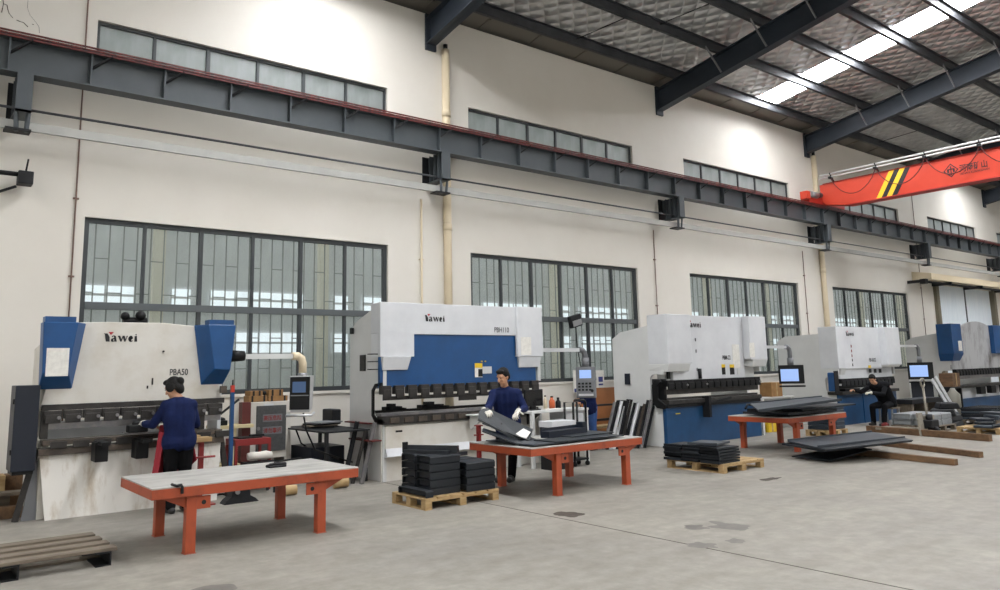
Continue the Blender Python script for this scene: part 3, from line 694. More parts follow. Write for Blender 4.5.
# ---- generic newer machine
def side_profile(yf, yb, zt, zt2, tz0, tz1, td=.38):
    """C frame outline in Y,Z: throat cut from the front between tz0 and tz1 with round corners"""
    p = [(yb, 0), (yf, 0), (yf, tz0)]
    for k in range(7):
        a = PI/2*k/6; p.append((yf+td-.12+.12*math.sin(a), tz0+.12-.12*math.cos(a)))
    for k in range(7):
        a = PI/2*k/6; p.append((yf+td-.12+.12*math.cos(a), tz1-.12+.12*math.sin(a)))
    p += [(yf, tz1), (yf, zt), (yf+.35, zt), (yb-.25, zt2+.02), (yb, zt2-.12)]
    return p
def frames(P, x0, x1, yf, yb, zt, zt2, tz0, tz1, m, trim=None):
    for x in (x0+.045, x1-.045):
        MB().px(side_profile(yf, yb, zt, zt2, tz0, tz1), x-.03, x+.03).build('side_frame', m, P)
    MB().px([(yb-.12, 0), (yb-.12, tz0-.1), (yb-.1, tz0-.1), (yb-.1, 0)], x0+.06, x1-.06).build('rear_plate', m, P)
def housing(P, x0, x1, yf, yb, zt, zb, m, lip=.13, lx0=0, lx1=.06):
    o = MB().box(x0, x1, yf, yb, zb, zt, bev=.012).build('cylinder_housing', m, P)
    MB().hexa([(x0+lx0+.03,yf+.05,zb-lip-.04),(x1-lx1-.02,yf+.05,zb-lip-.04),(x1-lx1,yb,zb-lip),(x0+lx0,yb,zb-lip),(x0+lx0,yf,zb),(x1-lx1,yf,zb),(x1-lx1,yb,zb),(x0+lx0,yb,zb)]).build('housing_lip', M_grey, o, bev=.006)
    return o
def pendant(P, xa, za, xb, ya, drop, w, h, kind, box_m, ang):
    am = MB().box(xa, xb, ya-.035, ya+.035, za-.035, za+.035).build('pendant_arm', M_silver, P)
    MB().tube([(xb-.04, ya, za), (xb+.05, ya, za), (xb+.12, ya, za-.05), (xb+.14, ya, za-.13), (xb+.14, ya, za-drop)], .055, 12).build('arm_elbow', M_greyd if kind else M_galv, am)
    bx = xb+.14; zt = za-drop
    Mx = Matrix.Translation((bx, ya, zt)) @ Matrix.Rotation(-ang, 4, 'Z')
    MB().tube([(bx, ya, zt), (bx, ya, zt+.18)], .075, 12).build('swivel', M_greyd, am)
    o = MB().box(-w/2, w/2, -.08, .08, -h, 0, M=Mx, bev=.01).build('pendant_box', box_m, P)
    return o, Mx

# ---- second machine: PBH110, white with blue ram
P = thing('press_brake', (7.75, 11.4, 0), 'white press brake with wide blue ram, marked PBH110, behind the loaded pallet', 'press brake', 'press brakes along the wall')
yf = 10.72; x0, x1 = 6.08, 9.40
frames(P, x0, x1, yf, 11.84, 2.70, 2.52, .98, 1.46, M_grey)
# casing: front sheet with cut out for the ram
MB().py([(6.03, 1.92), (6.66, 1.92), (6.66, 2.28), (8.80, 2.28), (8.80, 1.92), (x1, 1.92), (x1, 2.79), (6.03, 2.79)], yf-.02, yf+.06).build('front_casing', M_white, P, bev=.006)
MB().box(x0+.01, x1, yf+.06, 11.12, 2.30, 2.79).build('top_casing', M_white, P, bev=.006)
MB().box(x0+.01, 6.66, yf+.06, 11.1, 1.92, 2.30).build('left_casing', M_white, P); MB().box(8.80, x1, yf-.07, 11.1, 1.90, 2.80).build('right_casing', M_white, P, bev=.006)
for a, c, s in ((x0+.0, 6.58, 0), (8.86, x1-.02, 1)):
    MB().hexa([(a+.0,yf-.02,1.71),(c-.05,yf-.02,1.71),(c-.05,yf+.12,1.71),(a+.0,yf+.12,1.71),(a-.02,yf-.06,1.92),(c,yf-.06,1.92),(c,yf+.12,1.92),(a-.02,yf+.12,1.92)]).build('cylinder_housing', M_white, P, bev=.006)
MB().box(6.05, 9.28, yf+.01, yf+.09, 1.44, 2.3).build('ram', M_blue, P, bev=.004)
for k in range(3): MB().box(5.9, 6.08, yf+.1, yf+.16, 1.72+.12*k, 1.735+.12*k).build('hose_stub', M_black, P)
n = 14
for k in range(n):
    x = 6.13+(9.2-6.13)*k/(n-1); clamp(x, yf-.06, yf+.05, 1.26, 1.47, .17, P, pin=False)
MB().box(6.1, 9.22, yf+.0, yf+.03, 1.24, 1.30).build('upper_punch', M_tool, P)
MB().box(7.55, 7.9, yf-.02, yf+.02, 1.18, 1.27).build('short_punch', M_tool, P)
MB().box(6.05, 9.24, yf-.02, yf+.16, 1.0, 1.045).build('die_rail', M_tooll, P, bev=.004)
MB().box(6.05, 9.26, yf-.06, yf+.12, .87, 1.0).build('bed_beam', M_tool, P, bev=.006)
for k in range(12): MB().box(6.18+k*.26, 6.34+k*.26, yf-.085, yf-.055, .89, .97).build('bed_clamp', M_bed, P)
MB().box(6.12, 9.22, yf-.03, yf+.02, .42, .84).build('front_apron', M_offw, P, bev=.004)
MB().hexa([(6.12,yf-.09,.38),(9.22,yf-.09,.38),(9.22,yf+.02,.36),(6.12,yf+.02,.36),(6.12,yf-.04,.5),(9.22,yf-.04,.5),(9.22,yf+.02,.5),(6.12,yf+.02,.5)]).build('apron_ledge', M_white, P)
MB().box(6.08, 9.40, yf+.03, yf+.07, 0, .9).build('lower_bed', M_offw, P)
MB().box(6.3, 6.42, yf-.036, yf-.03, .74, .77).build('slot', M_black, P)
for x, w_ in ((6.5, .3), (7.25, .45)):
    b = MB(); b.box(x-w_/2, x+w_/2, yf+.35, yf+.5, 1.06, 1.12).box(x-w_*.3, x, yf+.3, yf+.45, 1.08, 1.17).tube([(x, yf+.4, 1.1), (x+w_*.7, yf+.32, 1.075)], .02, 6); b.build('back_gauge_finger', M_black, P)
MB().box(6.2, 9.2, yf+.75, yf+.85, .9, 1.05).build('back_gauge_beam', M_tool, P)
s = MB(); s.px([(yf-.45, .93), (yf-.05, .93), (yf-.05, .72), (yf-.1, .70)], 7.72, 7.78).box(7.62, 7.88, yf-.48, yf-.02, .93, .95); s.build('sheet_support', M_grey, P)
s = MB(); s.px([(yf-.4, .90), (yf-.05, .90), (yf-.05, .70)], 8.98, 9.02); s.build('sheet_support', M_tool, P)
MB().box(6.0, 6.075, yf+.33, yf+.42, 1.25, 1.5).build('rear_switch', M_dark, P) if False else None
c = onX(362.5, 363, x0-.003); MB().box(x0-.008, x0+.005, c.y-.09, c.y+.09, c.z-.13, c.z+.13).build('vent_slot', M_tool, P)
c = onX(352, 331, x0-.003); MB().box(x0-.02, x0+.005, c.y-.05, c.y+.05, c.z-.05, c.z+.05).build('lifting_hole', M_black, P)
hd = MB(); hd.px([(yf-.1, .92), (yf-.06, .88), (yf+.2, .90), (yf+.3, 1.0), (yf+.3, 1.4), (yf+.2, 1.5), (yf-.02, 1.52), (yf-.02, 1.47), (yf+.18, 1.45), (yf+.24, 1.38), (yf+.24, 1.02), (yf+.16, .97), (yf-.06, .95)], x0-.03, x0+.0); hd.build('throat_edge', M_black, P, bev=.004)
lp = onY(424.5, 321.3, yf-.02); yawei(lp.x, lp.z, yf-.024, .107, P)
tp = onY(494, 332.2, yf-.02); text('PBH110', .125, lambda u, v: (tp.x+u, yf-.024, tp.z+v), M_ink, 'model_lettering', P, bold=.012, xs=.82)
c = onY(478, 369, yf); pl = MB().box(c.x-.07, c.x+.09, yf-.006, yf, c.z-.14, c.z+.10).build('warning_plate', M_paper, P)
MB().box(c.x-.07, c.x+.09, yf-.009, yf-.006, c.z+.02, c.z+.10).build('warning_stripe', M_yl, pl); MB().box(c.x-.0, c.x+.09, yf-.009, yf-.006, c.z-.13, c.z+.0).build('warning_picture', M_black, pl)
c = onY(487, 370, yf); pl = MB().box(c.x-.1, c.x+.1, yf-.006, yf, c.z-.06, c.z+.06).build('rating_plate', M_silver, P)
MB().box(c.x-.13, c.x-.1, yf-.006, yf, c.z+.14, c.z+.16).box(c.x-.05, c.x-.02, yf-.006, yf, c.z+.14, c.z+.16).build('rivet_row', M_yl, P)
c = onY(526, 346, yf-.07); MB().box(c.x-.12, c.x+.12, yf-.076, yf-.07, c.z-.16, c.z+.16).build('data_sheet', M_paper, P)
za = onY(560, 350, 10.9).z
bo, Mx = pendant(P, 9.4, za, 10.58, 10.9, .33, .38, .60, 1, M_greyd, .86)
MB().box(-.12, .11, -.086, -.08, -.22, -.06, M=Mx).build('pendant_screen', M_screen, bo)
MB().box(-.14, .14, -.12, -.08, -.56, -.52, M=Mx).build('pendant_handle', M_silver, bo)
for q in range(4):
    for r_ in range(3): MB().box(-.15+q*.07, -.105+q*.07, -.09, -.08, -.34-r_*.06, -.305-r_*.06, M=Mx).build('pendant_key', M_black, bo)
MB().tube(T(Mx, (.12,-.08,-.46), (.12,-.11,-.46)), .03, 10).build('dial', M_black, bo)

# ---- third machine: wide grey white with blue bed
P = thing('press_brake', (14.6, 11.4, 0), 'wide grey white press brake with dark tooling and blue bed, centre right', 'press brake', 'press brakes along the wall')
yf = 10.72; x0, x1 = 12.82, 16.42
frames(P, x0, x1, yf, 12.16, 2.55, 2.42, .84, 1.5, M_grey)
MB().box(x0+.3, 15.72, yf-.02, 11.1, 1.37, 2.77, bev=.008).build('ram_casing', M_white, P)
MB().box(12.95, 16.2, yf+.06, 11.0, 1.33, 2.0).build('ram', M_grey, P)
hl = housing(P, x0, 13.62, yf-.16, 11.1, 2.77, 1.72, M_white)
hr = housing(P, 15.74, 16.42, yf-.2, 11.1, 2.79, 1.78, M_white, lx0=.08, lx1=.0)
c = onY(752, 350, yf-.2); pp = MB().box(c.x-.1, c.x+.1, yf-.206, yf-.2, c.z-.17, c.z+.17).build('data_sheet', M_paper, P)
n = 15
for k in range(n): clamp(12.98+(16.15-12.98)*k/(n-1), yf-.06, yf+.1, 1.17, 1.37, .218, P, m=M_black, pin=(k in (2, 5, 14)))
MB().box(12.88, 16.24, yf+.0, yf+.05, 1.07, 1.18).build('upper_punch', M_tool, P)
MB().box(12.9, 12.93, yf+.02, yf+.42, .96, 1.4).build('throat_plate', M_dark, P)
MB().box(12.84, 16.22, yf-.1, yf+.3, .87, .96).build('bed_table', M_tool, P, bev=.008)
MB().box(12.9, 16.2, yf, yf+.12, .96, 1.0).build('die_rail', M_tool, P)
MB().box(12.80, 16.24, yf-.02, yf+.05, 0.0, .80).build('front_bed', M_blue2, P, bev=.006)
MB().box(12.80, 12.98, yf-.045, yf-.02, 0, .78).build('bed_pilaster', M_blue2, P)
MB().box(12.84, 16.22, yf-.06, yf+.05, .80, .87).build('bed_rim', M_dark, P)
MB().box(13.1, 13.25, yf-.05, yf-.046, .66, .68).build('bed_label', M_yl, P)
hd = MB(); hd.px([(yf-.08, .86), (yf-.04, .78), (yf+.16, .80), (yf+.27, .92), (yf+.27, 1.28), (yf+.2, 1.38), (yf+.06, 1.40), (yf+.0, 1.34), (yf+.11, 1.26), (yf+.13, 1.0)], 12.74, 12.80); hd.build('throat_guard', M_black, P, bev=.01)
MB().box(12.95, 13.03, yf-.02, yf+.02, 1.4, 1.62).build('guard_strut', M_black, P)
s = MB(); s.beam((14.1, yf-.08, .83), (14.75, yf-.28, .95), .05, .05).box(14.06, 14.14, yf-.2, yf-.02, .55, 1.0); s.build('sheet_support', M_dark, P)
c = onX(627.5, 379, x0-.003); MB().box(x0-.02, x0+.01, c.y-.07, c.y+.07, c.z-.12, c.z+.12).build('isolator_switch', M_dblue, P)
lp = onY(687.3, 327.2, yf-.02); yawei(lp.x, lp.z, yf-.026, .126, P)
tp = onY(722.3, 359.6, yf-.02); text('PBM-22', .135, lambda u, v: (tp.x+u, yf-.026, tp.z+v), M_ink, 'model_lettering', P, bold=.02, xs=.72)
c = onY(736, 357, yf-.02); MB().box(c.x-.13, c.x+.13, yf-.03, yf-.02, c.z-.26, c.z+.29).build('paper_notice', M_paper, P)
for px_, w_, yl in ((723.5, .06, 1), (732, .08, 1), (738.5, .05, 0)):
    c = onY(px_, 371, yf-.02); o = MB().box(c.x-w_, c.x+w_, yf-.03, yf-.02, c.z-.08, c.z+.08).build('warning_plate', M_black if yl else M_grey, P)
    if yl: MB().box(c.x-w_, c.x+w_, yf-.032, yf-.02, c.z+.08, c.z+.15).build('warning_stripe', M_yl, o)
for z in (2.2, 1.95, 1.55): MB().box(13.93, 13.96, yf-.03, yf-.02, z, z+.07).build('bolt_cover', M_greyd, P)
MB().tube([(14.0, yf-.05, 1.38), (14.0, yf-.05, 1.6)], .04, 10).build('oil_cup', M_dark, P)
za = onY(770, 347, 10.75).z
bo, Mx = pendant(P, 16.42, za, 17.62, 10.75, .45, .60, .46, 1, M_black, 1.02)
MB().box(-.25, .17, -.086, -.08, -.40, -.10, M=Mx).build('pendant_screen', M_screen, bo)
MB().box(-.3, .31, -.22, -.02, -.54, -.50, M=Mx).build('keyboard_shelf', M_black, bo)

# ---- fourth machine
P = thing('press_brake', (21.6, 11.4, 0), 'white press brake with blue bed and boxed throat guard where the seated worker bends', 'press brake', 'press brakes along the wall')
yf = 10.72; x0, x1 = 19.98, 23.25
frames(P, x0, x1, yf, 12.47, 2.45, 2.40, .85, 1.3, M_grey)
MB().box(x0+.05, 22.42, yf-.02, 11.2, 1.48, 2.63, bev=.008).build('ram_casing', M_white, P)
MB().box(20.1, 23.1, yf+.03, 11.0, 1.22, 1.9).build('ram', M_white, P)
housing(P, x0, 20.35, yf-.04, 11.2, 2.63, 1.50, M_white, lx0=.1, lx1=-.02); housing(P, 22.4, x1, yf-.22, 11.2, 2.64, 1.56, M_white, lip=.02)
for k in range(14): clamp(20.15+(22.95-20.15)*k/13, yf-.05, yf+.1, 1.02, 1.22, .21, P, m=M_dark, pin=False)
MB().box(20.05, 23.05, yf+.0, yf+.05, .96, 1.04).build('upper_punch', M_dark, P)
MB().box(19.9, 23.15, yf-.12, yf+.3, .80, .88).build('bed_table', M_tool, P, bev=.006)
MB().box(19.9, 23.15, yf-.02, yf+.05, 0, .80).build('front_bed', M_blue2, P, bev=.006)
MB().box(21.15, 21.24, yf-.04, yf-.02, 0, .78).build('bed_pilaster', M_blue2, P)
MB().box(19.66, 19.82, yf-.06, yf+.14, .90, 1.40, bev=.03).build('throat_guard', M_blue, P); MB().box(19.64, 19.84, yf-.08, yf-.06, .84, 1.44).build('guard_frame', M_dark, P)
MB().box(20.2, 21.0, yf-.05, yf+.2, .88, .95).build('back_gauge', M_black, P)
lp = onY(845.6, 335.8, yf-.02); yawei(lp.x, lp.z, yf-.026, .118, P)
tp = onY(869, 361.6, yf-.02); text('PB-50/22', .135, lambda u, v: (tp.x+u, yf-.026, tp.z+v), M_ink, 'model_lettering', P, bold=.02, xs=.82)
for z in (1.55, 1.68, 1.8, 1.93, 2.06): MB().box(20.75, 20.78, yf-.03, yf-.02, z, z+.07).build('bolt_cover', M_redp if z > 1.7 else M_dark, P)
for px_ in (870, 875, 880):
    c = onY(px_, 371, yf-.02); MB().box(c.x-.07, c.x+.07, yf-.03, yf-.02, c.z-.05, c.z+.06).build('warning_plate', M_black, P)
c = onY(870, 367, yf-.02); MB().box(c.x-.1, c.x+.03, yf-.032, yf-.02, c.z-.03, c.z+.05).build('warning_stripe', M_yl, P)
za = onY(905, 346, 10.75).z
bo, Mx = pendant(P, 23.25, za, 24.85, 10.75, .5, .70, .52, 1, M_black, 1.15)
MB().box(-.29, .2, -.086, -.08, -.44, -.09, M=Mx).build('pendant_screen', M_screen, bo)
MB().box(-.34, .36, -.26, -.02, -.62, -.58, M=Mx).build('keyboard_shelf', M_black, bo)
MB().box(-.3, .3, .0, .3, -1.72, -.62, M=Mx).build('pendant_pedestal', M_dblue, P)

# ---- fifth machine at the right edge
P = thing('press_brake', (29.5, 11.6, 0), 'grey stained press brake with bright blue cylinder covers, at the right edge', 'press brake', 'press brakes along the wall')
yf = 10.72; x0 = 27.6; x1 = 31.9
frames(P, x0, x1, yf+.15, 12.3, 2.55, 2.42, .7, 1.3, M_grey)
MB().box(27.5, 28.28, yf, 11.2, 1.85, 2.85, bev=.01).build('cylinder_cover', M_blue, P)
MB().hexa([(27.58,yf+.1,1.62),(28.18,yf+.1,1.62),(28.18,11.2,1.62),(27.58,11.2,1.62),(27.5,yf,1.85),(28.28,yf,1.85),(28.28,11.2,1.85),(27.5,11.2,1.85)]).build('cover_lip', M_blue, P)
MB().box(27.92, 28.2, yf-.008, yf, 1.95, 2.28).build('data_sheet', M_paper, P)
M_stainw = mat('rust streaked grey paint', '#a9aaab', .5, 0, '#625d5a', 1.3, stretch=(1.3, 1, .7), lo=.48, hi=.72)
pts = [(27.6, 1.34), (32.1, 1.34), (32.0, 2.2)]
for k in range(13):
    a = k/12; pts.append((31.6-3.4*a, 2.55+.42*math.sin(PI*(.08+.84*a))))
pts += [(27.7, 2.3)]
MB().py(pts, yf+.12, yf+.2).build('ram_plate', M_stainw, P)
MB().box(31.0, 31.8, yf-.02, 11.2, 1.85, 2.85, bev=.01).build('cylinder_cover', M_blue, P)
for k in range(18): clamp(27.7+4.1*k/17, yf+.02, yf+.15, 1.12, 1.34, .2, P, m=M_dark, pin=False)
MB().box(27.6, 32, yf+.05, yf+.1, 1.02, 1.14).build('upper_punch', M_tooll, P)
MB().box(27.5, 32, yf-.1, yf+.3, .72, .82).build('bed_table', M_tool, P, bev=.006)
MB().box(27.5, 32, yf+.05, yf+.1, .3, .72).build('front_apron', M_white, P)
MB().box(27.5, 32, yf-.02, yf+.05, .0, .38).build('front_bed', M_blue2, P, bev=.006)
for x in (28.9, 29.8, 30.9): MB().box(x-.2, x+.2, yf-.25, yf-.1, .5, .75).build('sheet_support', M_black, P)
MB().box(28.3, 28.5, 10.9, 11.0, 2.55, 2.65).build('limit_switch', M_greyd, P)
# ------------------------------------------------------------------ orange work tables
M_orange = mat('chipped orange paint', '#9f4626', .5, 0, '#733722', 4.0, lo=.52, hi=.8)
M_ttop = mat('scuffed grey table plate', '#b4b2ac', .5, .1, '#8f8d88', 4.0, stretch=(.5, 1.6, 1))
M_hole = mat('dark hole', '#1b1a19', .8)
M_wood = mat('pale pallet wood', '#b39a70', .75, 0, '#96794f', 3.0, stretch=(.6, 3, 3))
M_woodg = mat('weathered grey brown wood', '#7d7262', .8, 0, '#5c5246', 3.0, stretch=(.5, 5, 3))
M_beam = mat('brown timber', '#74583d', .8, 0, '#523d2a', 3.0, stretch=(4, .6, 3))
M_sheet = mat('dark grey coated sheet steel', '#2b3035', .38, .2, '#24282d', 3.0)
M_part = mat('dark slate powder coat', '#22262a', .55, .0, '#1b1e22', 4.0, spec=.3)
M_part2 = mat('bluish slate powder coat', '#39424b', .5, .1, '#2f3740', 3.0)
M_sheettop = mat('grey coated sheet face', '#41464c', .5, .05, '#353a3f', 2.0, spec=.35)
def make_table(w, d, h, lx, label, loc, sunk=0):
    """origin at the floor under the table centre"""
    t = thing('work_table', (0, 0, 0), label, 'table', 'orange welded work tables')
    MB().box(-w/2, w/2, -d/2, d/2, h-.015, h).build('table_top', M_ttop, t, bev=.003)
    f = MB()
    for y in (-d/2+.02, d/2-.02): f.box(-w/2, w/2, y-.02, y+.02, h-.108, h-.015)
    for x in (-w/2+.02, w/2-.02): f.box(x-.02, x+.02, -d/2+.04, d/2-.04, h-.108, h-.015)
    for k in (-.5, 0, .5): f.box(k*w*.55-.02, k*w*.55+.02, -d/2+.04, d/2-.04, h-.1, h-.015)
    f.build('frame', M_orange, t, bev=.003)
    for sx, px in ((-1, lx[0]), (1, lx[1])):
        for sy in (-1, 1):
            y = sy*(d/2-.08)
            b = MB(); b.box(px-.048, px+.048, y-.048, y+.048, .006, h-.105).box(px-.058, px+.058, y-.058, y+.058, 0, .006)
            y2 = sy*(d/2-.005)
            b.py([(px+sx*.048, h-.105), (px+sx*.28, h-.105), (px+sx*.26, h-.12), (px+sx*.048, h-.22)], y-.01, y+.01) if True else None
            lg = b.build('leg', M_orange, t, bev=.004)
            x0 = px-sx*.048
            p = MB().box(min(x0, x0-sx*.13), max(x0, x0-sx*.13), y+sy*.04-.008, y+sy*.04+.008, h-.24, h-.12).build('lifting_plate', M_orange, lg)
            yy = y+sy*.04
            MB().tube([(x0-sx*.065, yy-.012, h-.18), (x0-sx*.065, yy+.012, h-.18)], .022, 12).build('lifting_hole', M_hole, lg)
    t.location = loc
    return t
make_table(2.16, 1.24, .65, (-.70, .66), 'orange legged steel table, nearest one, nearly bare, in front of the left machine', (3.09, 8.50, 0))
make_table(2.16, 1.36, .66, (-.56, .79), 'orange legged steel table where the man in navy holds a dark plate', (7.70, 8.48, 0))
make_table(2.15, 1.34, .66, (-.70, .62), 'orange legged steel table loaded with long dark sheets, farthest one', (14.42, 8.88, 0))
# on the nearest table
t = MB(); c = onZ(143, 0, 0) if False else None
a = onZ(175, 480, .685)
tag(MB().tube([onZ(172, 484.5, .66), onZ(177, 486, .66), (2.27, 7.875, .66), (2.28, 7.86, .64), (2.28, 7.86, .58)], .014, 8).build('cloth_strip', M_dark), 'dark strip hanging over the front edge of the nearest orange table', 'strip')
c = onZ(277, 467, .65)
b = MB(); b.box(c.x-.11, c.x+.09, c.y-.06, c.y+.05, .651, .67, bev=.006).box(c.x-.06, c.x+.12, c.y+.02, c.y+.08, .67, .69, bev=.005).tube([(c.x-.13,c.y-.02,.67),(c.x-.02,c.y+.03,.685),(c.x+.1,c.y-.03,.675)], .016, 8)
tag(b.build('work_glove', M_dark), 'dark crumpled glove lying on the nearest orange table', 'glove')
c = onZ(289, 461, .65)
tag(MB().beam((c.x-.18, c.y-.02, .66), (c.x+.2, c.y+.1, .66), .03, .018).beam((c.x-.18, c.y-.05, .66), (c.x-.1, c.y+.02, .66), .06, .018).build('hand_tool', M_black), 'flat black hand tool at the back edge of the nearest orange table', 'tool')

# ------------------------------------------------------------------ pallets
def make_pallet(w, d, m, label, loc, boards=5, along='x', blocks=3, h=.14, rz_=0, group='wooden pallets'):
    t = thing('wooden_pallet', (0, 0, 0), label, 'pallet', group)
    bw = (d-.03*(boards-1))/boards if along == 'x' else (w-.03*(boards-1))/boards
    for k in range(boards):
        if along == 'x': b = MB().box(-w/2, w/2, -d/2+k*(bw+.03), -d/2+k*(bw+.03)+bw, h-.022, h)
        else: b = MB().box(-w/2+k*(bw+.03), -w/2+k*(bw+.03)+bw, -d/2, d/2, h-.022, h)
        b.build('deck_board', m, t, bev=.003)
    for i in range(3):
        q = (-1, 0, 1)[i]
        if along == 'x': MB().box(q*(w/2-.05)-.05, q*(w/2-.05)+.05, -d/2, d/2, h-.044, h-.022).build('stringer_board', m, t)
        else: MB().box(-w/2, w/2, q*(d/2-.05)-.05, q*(d/2-.05)+.05, h-.044, h-.022).build('stringer_board', m, t)
        for j in range(blocks):
            r = -1+2*j/(blocks-1)
            if along == 'x': x, y = q*(w/2-.05), r*(d/2-.05)
            else: x, y = r*(w/2-.05), q*(d/2-.05)
            MB().box(x-.05, x+.05, y-.05, y+.05, .022, h-.044).build('block', m, t, bev=.003)
        if along == 'x': MB().box(-w/2, w/2, q*(d/2-.05)-.05, q*(d/2-.05)+.05, 0, .022).build('bottom_board', m, t)
        else: MB().box(q*(w/2-.05)-.05, q*(w/2-.05)+.05, -d/2, d/2, 0, .022).build('bottom_board', m, t)
    t.location = loc; t.rotation_euler = (0, 0, rz_)
    return t
make_pallet(1.14, .80, M_wood, 'wooden pallet stacked with dark channel parts beside the middle table', (5.82, 8.60, 0), along='y', boards=6)
make_pallet(1.10, 1.12, M_wood, 'pale wooden pallet half covered by thin dark sheets, on the open floor', (10.86, 8.08, 0), along='y', boards=6)
# weathered one in the lower left corner: long boards on steel bearers
t = thing('wooden_pallet', (1.1, 8.4, 0), 'weathered grey wooden pallet on dark bearers, cut off by the lower left corner', 'pallet')
for k in range(4):
    y = 7.98+k*.262
    MB().box(.2, 1.76-.012*k, y, y+.155, .125, .155).build('deck_board', M_woodg, t, bev=.003)
for x in (1.58, .86): 
    b = MB(); b.box(x, x+.13, 7.97, 8.9, 0, .012).box(x, x+.13, 7.97, 8.9, .112, .125).box(x+.118, x+.13, 7.97, 8.9, .012, .112); b.build('steel_bearer', M_dark, t)
MB().box(.3, 1.75, 8.35, 8.45, .0, .02).build('bottom_board', M_woodg, t)

# ------------------------------------------------------------------ channel parts on the pallet beside the middle table
def channel_mesh(w, d, h):
    b = MB(); tk = .012
    b.px([(-d/2, 0), (-d/2, h*.8), (-d/2+.02, h), (d/2-.02, h), (d/2, h*.8), (d/2, 0), (d/2-tk, 0), (d/2-tk, h*.75), (d/2-.03, h-tk), (-d/2+.03, h-tk), (-d/2+tk, h*.75), (-d/2+tk, 0)], -w/2, w/2)
    b.box(-w/2+.035, -w/2+.047, -d/2+.02, d/2-.02, .01, h-.02).box(w/2-.047, w/2-.035, -d/2+.02, d/2-.02, .01, h-.02)
    return b
proto = {}
def part(kind, w, d, h, x, y, z, label, group, m=None):
    m = m or M_part
    if kind not in proto:
        o = channel_mesh(w, d, h).build('channel_part', m); proto[kind] = o
    else:
        o = proto[kind].copy(); COL.objects.link(o)
    o.location = (x, y, z); o['label'] = label; o['category'] = 'metal part'; o['group'] = group
    return o
lev = ['bottom', 'second from bottom', 'third from bottom', 'fourth from bottom', 'top']
hh = .094
for r, (y, nm) in enumerate(((8.48, 'front left'), (8.83, 'rear left'))):
    for k in range(5):
        if r == 0 and k == 0: pass
        part('A', .46, .325, hh, 5.625+random.uniform(-.006, .006), y, .145+k*(hh+.002), 'dark channel part, %s of the five deep %s stack on the pallet' % (lev[k], nm), 'channel parts on the pallet')
for r, (y, nm, n_) in enumerate(((8.395, 'front right', 4), (8.745, 'rear right', 4))):
    for k in range(n_):
        part('B', .46, .325, .088, 6.13+random.uniform(-.006, .006), y, .145+k*(.092), 'dark channel part, %s of the four deep %s stack on the pallet' % ((lev[:3]+['top'])[k], nm), 'channel parts on the pallet')
o = channel_mesh(.11, .66, .08).build('channel_part', M_part); o.location = (5.32, 8.54, .145)
tag(o, 'narrow dark bar lying on the near left edge of the loaded pallet', 'metal part', 'loose bars on the pallet')
for k, (p0, p1, z, w_, h_, lab) in enumerate((((5.48, 8.98), (5.86, 8.36), .63, .06, .09, 'tall dark bar slanting across the top of the left pallet stacks'),
        ((5.42, 8.96), (5.72, 8.36), .627, .07, .04, 'flatter dark bar on top of the left pallet stacks, left of the tall one'),
        ((5.92, 8.9), (6.38, 8.9), .52, .05, .05, 'short dark bar at the back on top of the right pallet stacks'))):
    tag(MB().beam((*p0, z+h_/2), (*p1, z+h_/2), w_, h_).build('steel_bar', M_sheet), lab, 'metal bar', 'loose bars on the pallet')
c = onY(408, 458, 8.9)
tag(MB().box(5.40, 5.47, 8.96, 8.99, .627, .76).build('steel_tab', M_dark), 'small upright dark tab standing at the back of the left pallet stacks', 'metal part')

# thin sheets on the second pallet
k3 = {}
def thin(x, y, z, w, d, rot, lab, grp, kind, m):
    if kind not in k3:
        o = MB().box(-w/2, w/2, -d/2, d/2, 0, .03, bev=.004).box(-w/2, -w/2+.012, -d/2, d/2, .0, .042).build('flat_sheet_part', m); k3[kind] = o
    else: o = k3[kind].copy(); COL.objects.link(o)
    o.location = (x, y, z); o.rotation_euler = (0, 0, rot); tag(o, lab, 'sheet part', grp)
lv7 = ['bottom', 'second from bottom', 'third from bottom', 'fourth from bottom', 'fifth from bottom', 'top']
for q, (y, nm) in enumerate(((7.74, 'nearest'), (8.12, 'middle'), (8.48, 'farthest'))):
    for k in range(6):
        thin(10.55+random.uniform(-.02, .02), y+random.uniform(-.01, .01), .142+k*.043, .56, .35, random.uniform(-.03, .03), 'thin dark sheet, %s in the %s of three piles on the pale pallet' % (lv7[k], nm), 'thin sheets on the pale pallet', 'T', M_part)
thin(10.62, 8.0, .405, .56, .5, .25, 'thin grey sheet lying askew on top of the piles on the pale pallet', 'thin sheets on the pale pallet', 'T2', M_sheettop)

# ------------------------------------------------------------------ sheets on the middle table
def slab(pts, t, m, name, lab, cat, grp=None, lip=0):
    P_ = [Vector(p) for p in pts]
    if grp is None:
        for p in P_: p.z = max(p.z, .663)
    n = (P_[1]-P_[0]).cross(P_[3]-P_[0]).normalized()
    if n.z < 0: n = -n
    b = MB(); b.hexa([*P_, *[p+n*t for p in P_]])
    if lip:
        b.beam(P_[0]+n*(t+lip/2), P_[1]+n*(t+lip/2), .015, lip, up=n); b.beam(P_[3]+n*(t+lip/2), P_[2]+n*(t+lip/2), .015, lip, up=n)
    o = b.build(name, m); tag(o, lab, cat, grp); return o
g = 'dark sheets on the middle table'
slab([(6.72,7.86,.682),(7.35,7.86,.682),(7.2,8.9,.682),(6.72,8.9,.682)], .012, M_sheettop, 'sheet_panel', 'grey flat sheet at the left end of the middle orange table', 'sheet', g)
slab([(7.1,7.84,.695),(8.5,7.9,.682),(8.5,8.35,.682),(7.1,8.3,.695)], .014, M_sheet, 'sheet_panel', 'dark sheet along the near edge of the middle orange table', 'sheet', g)
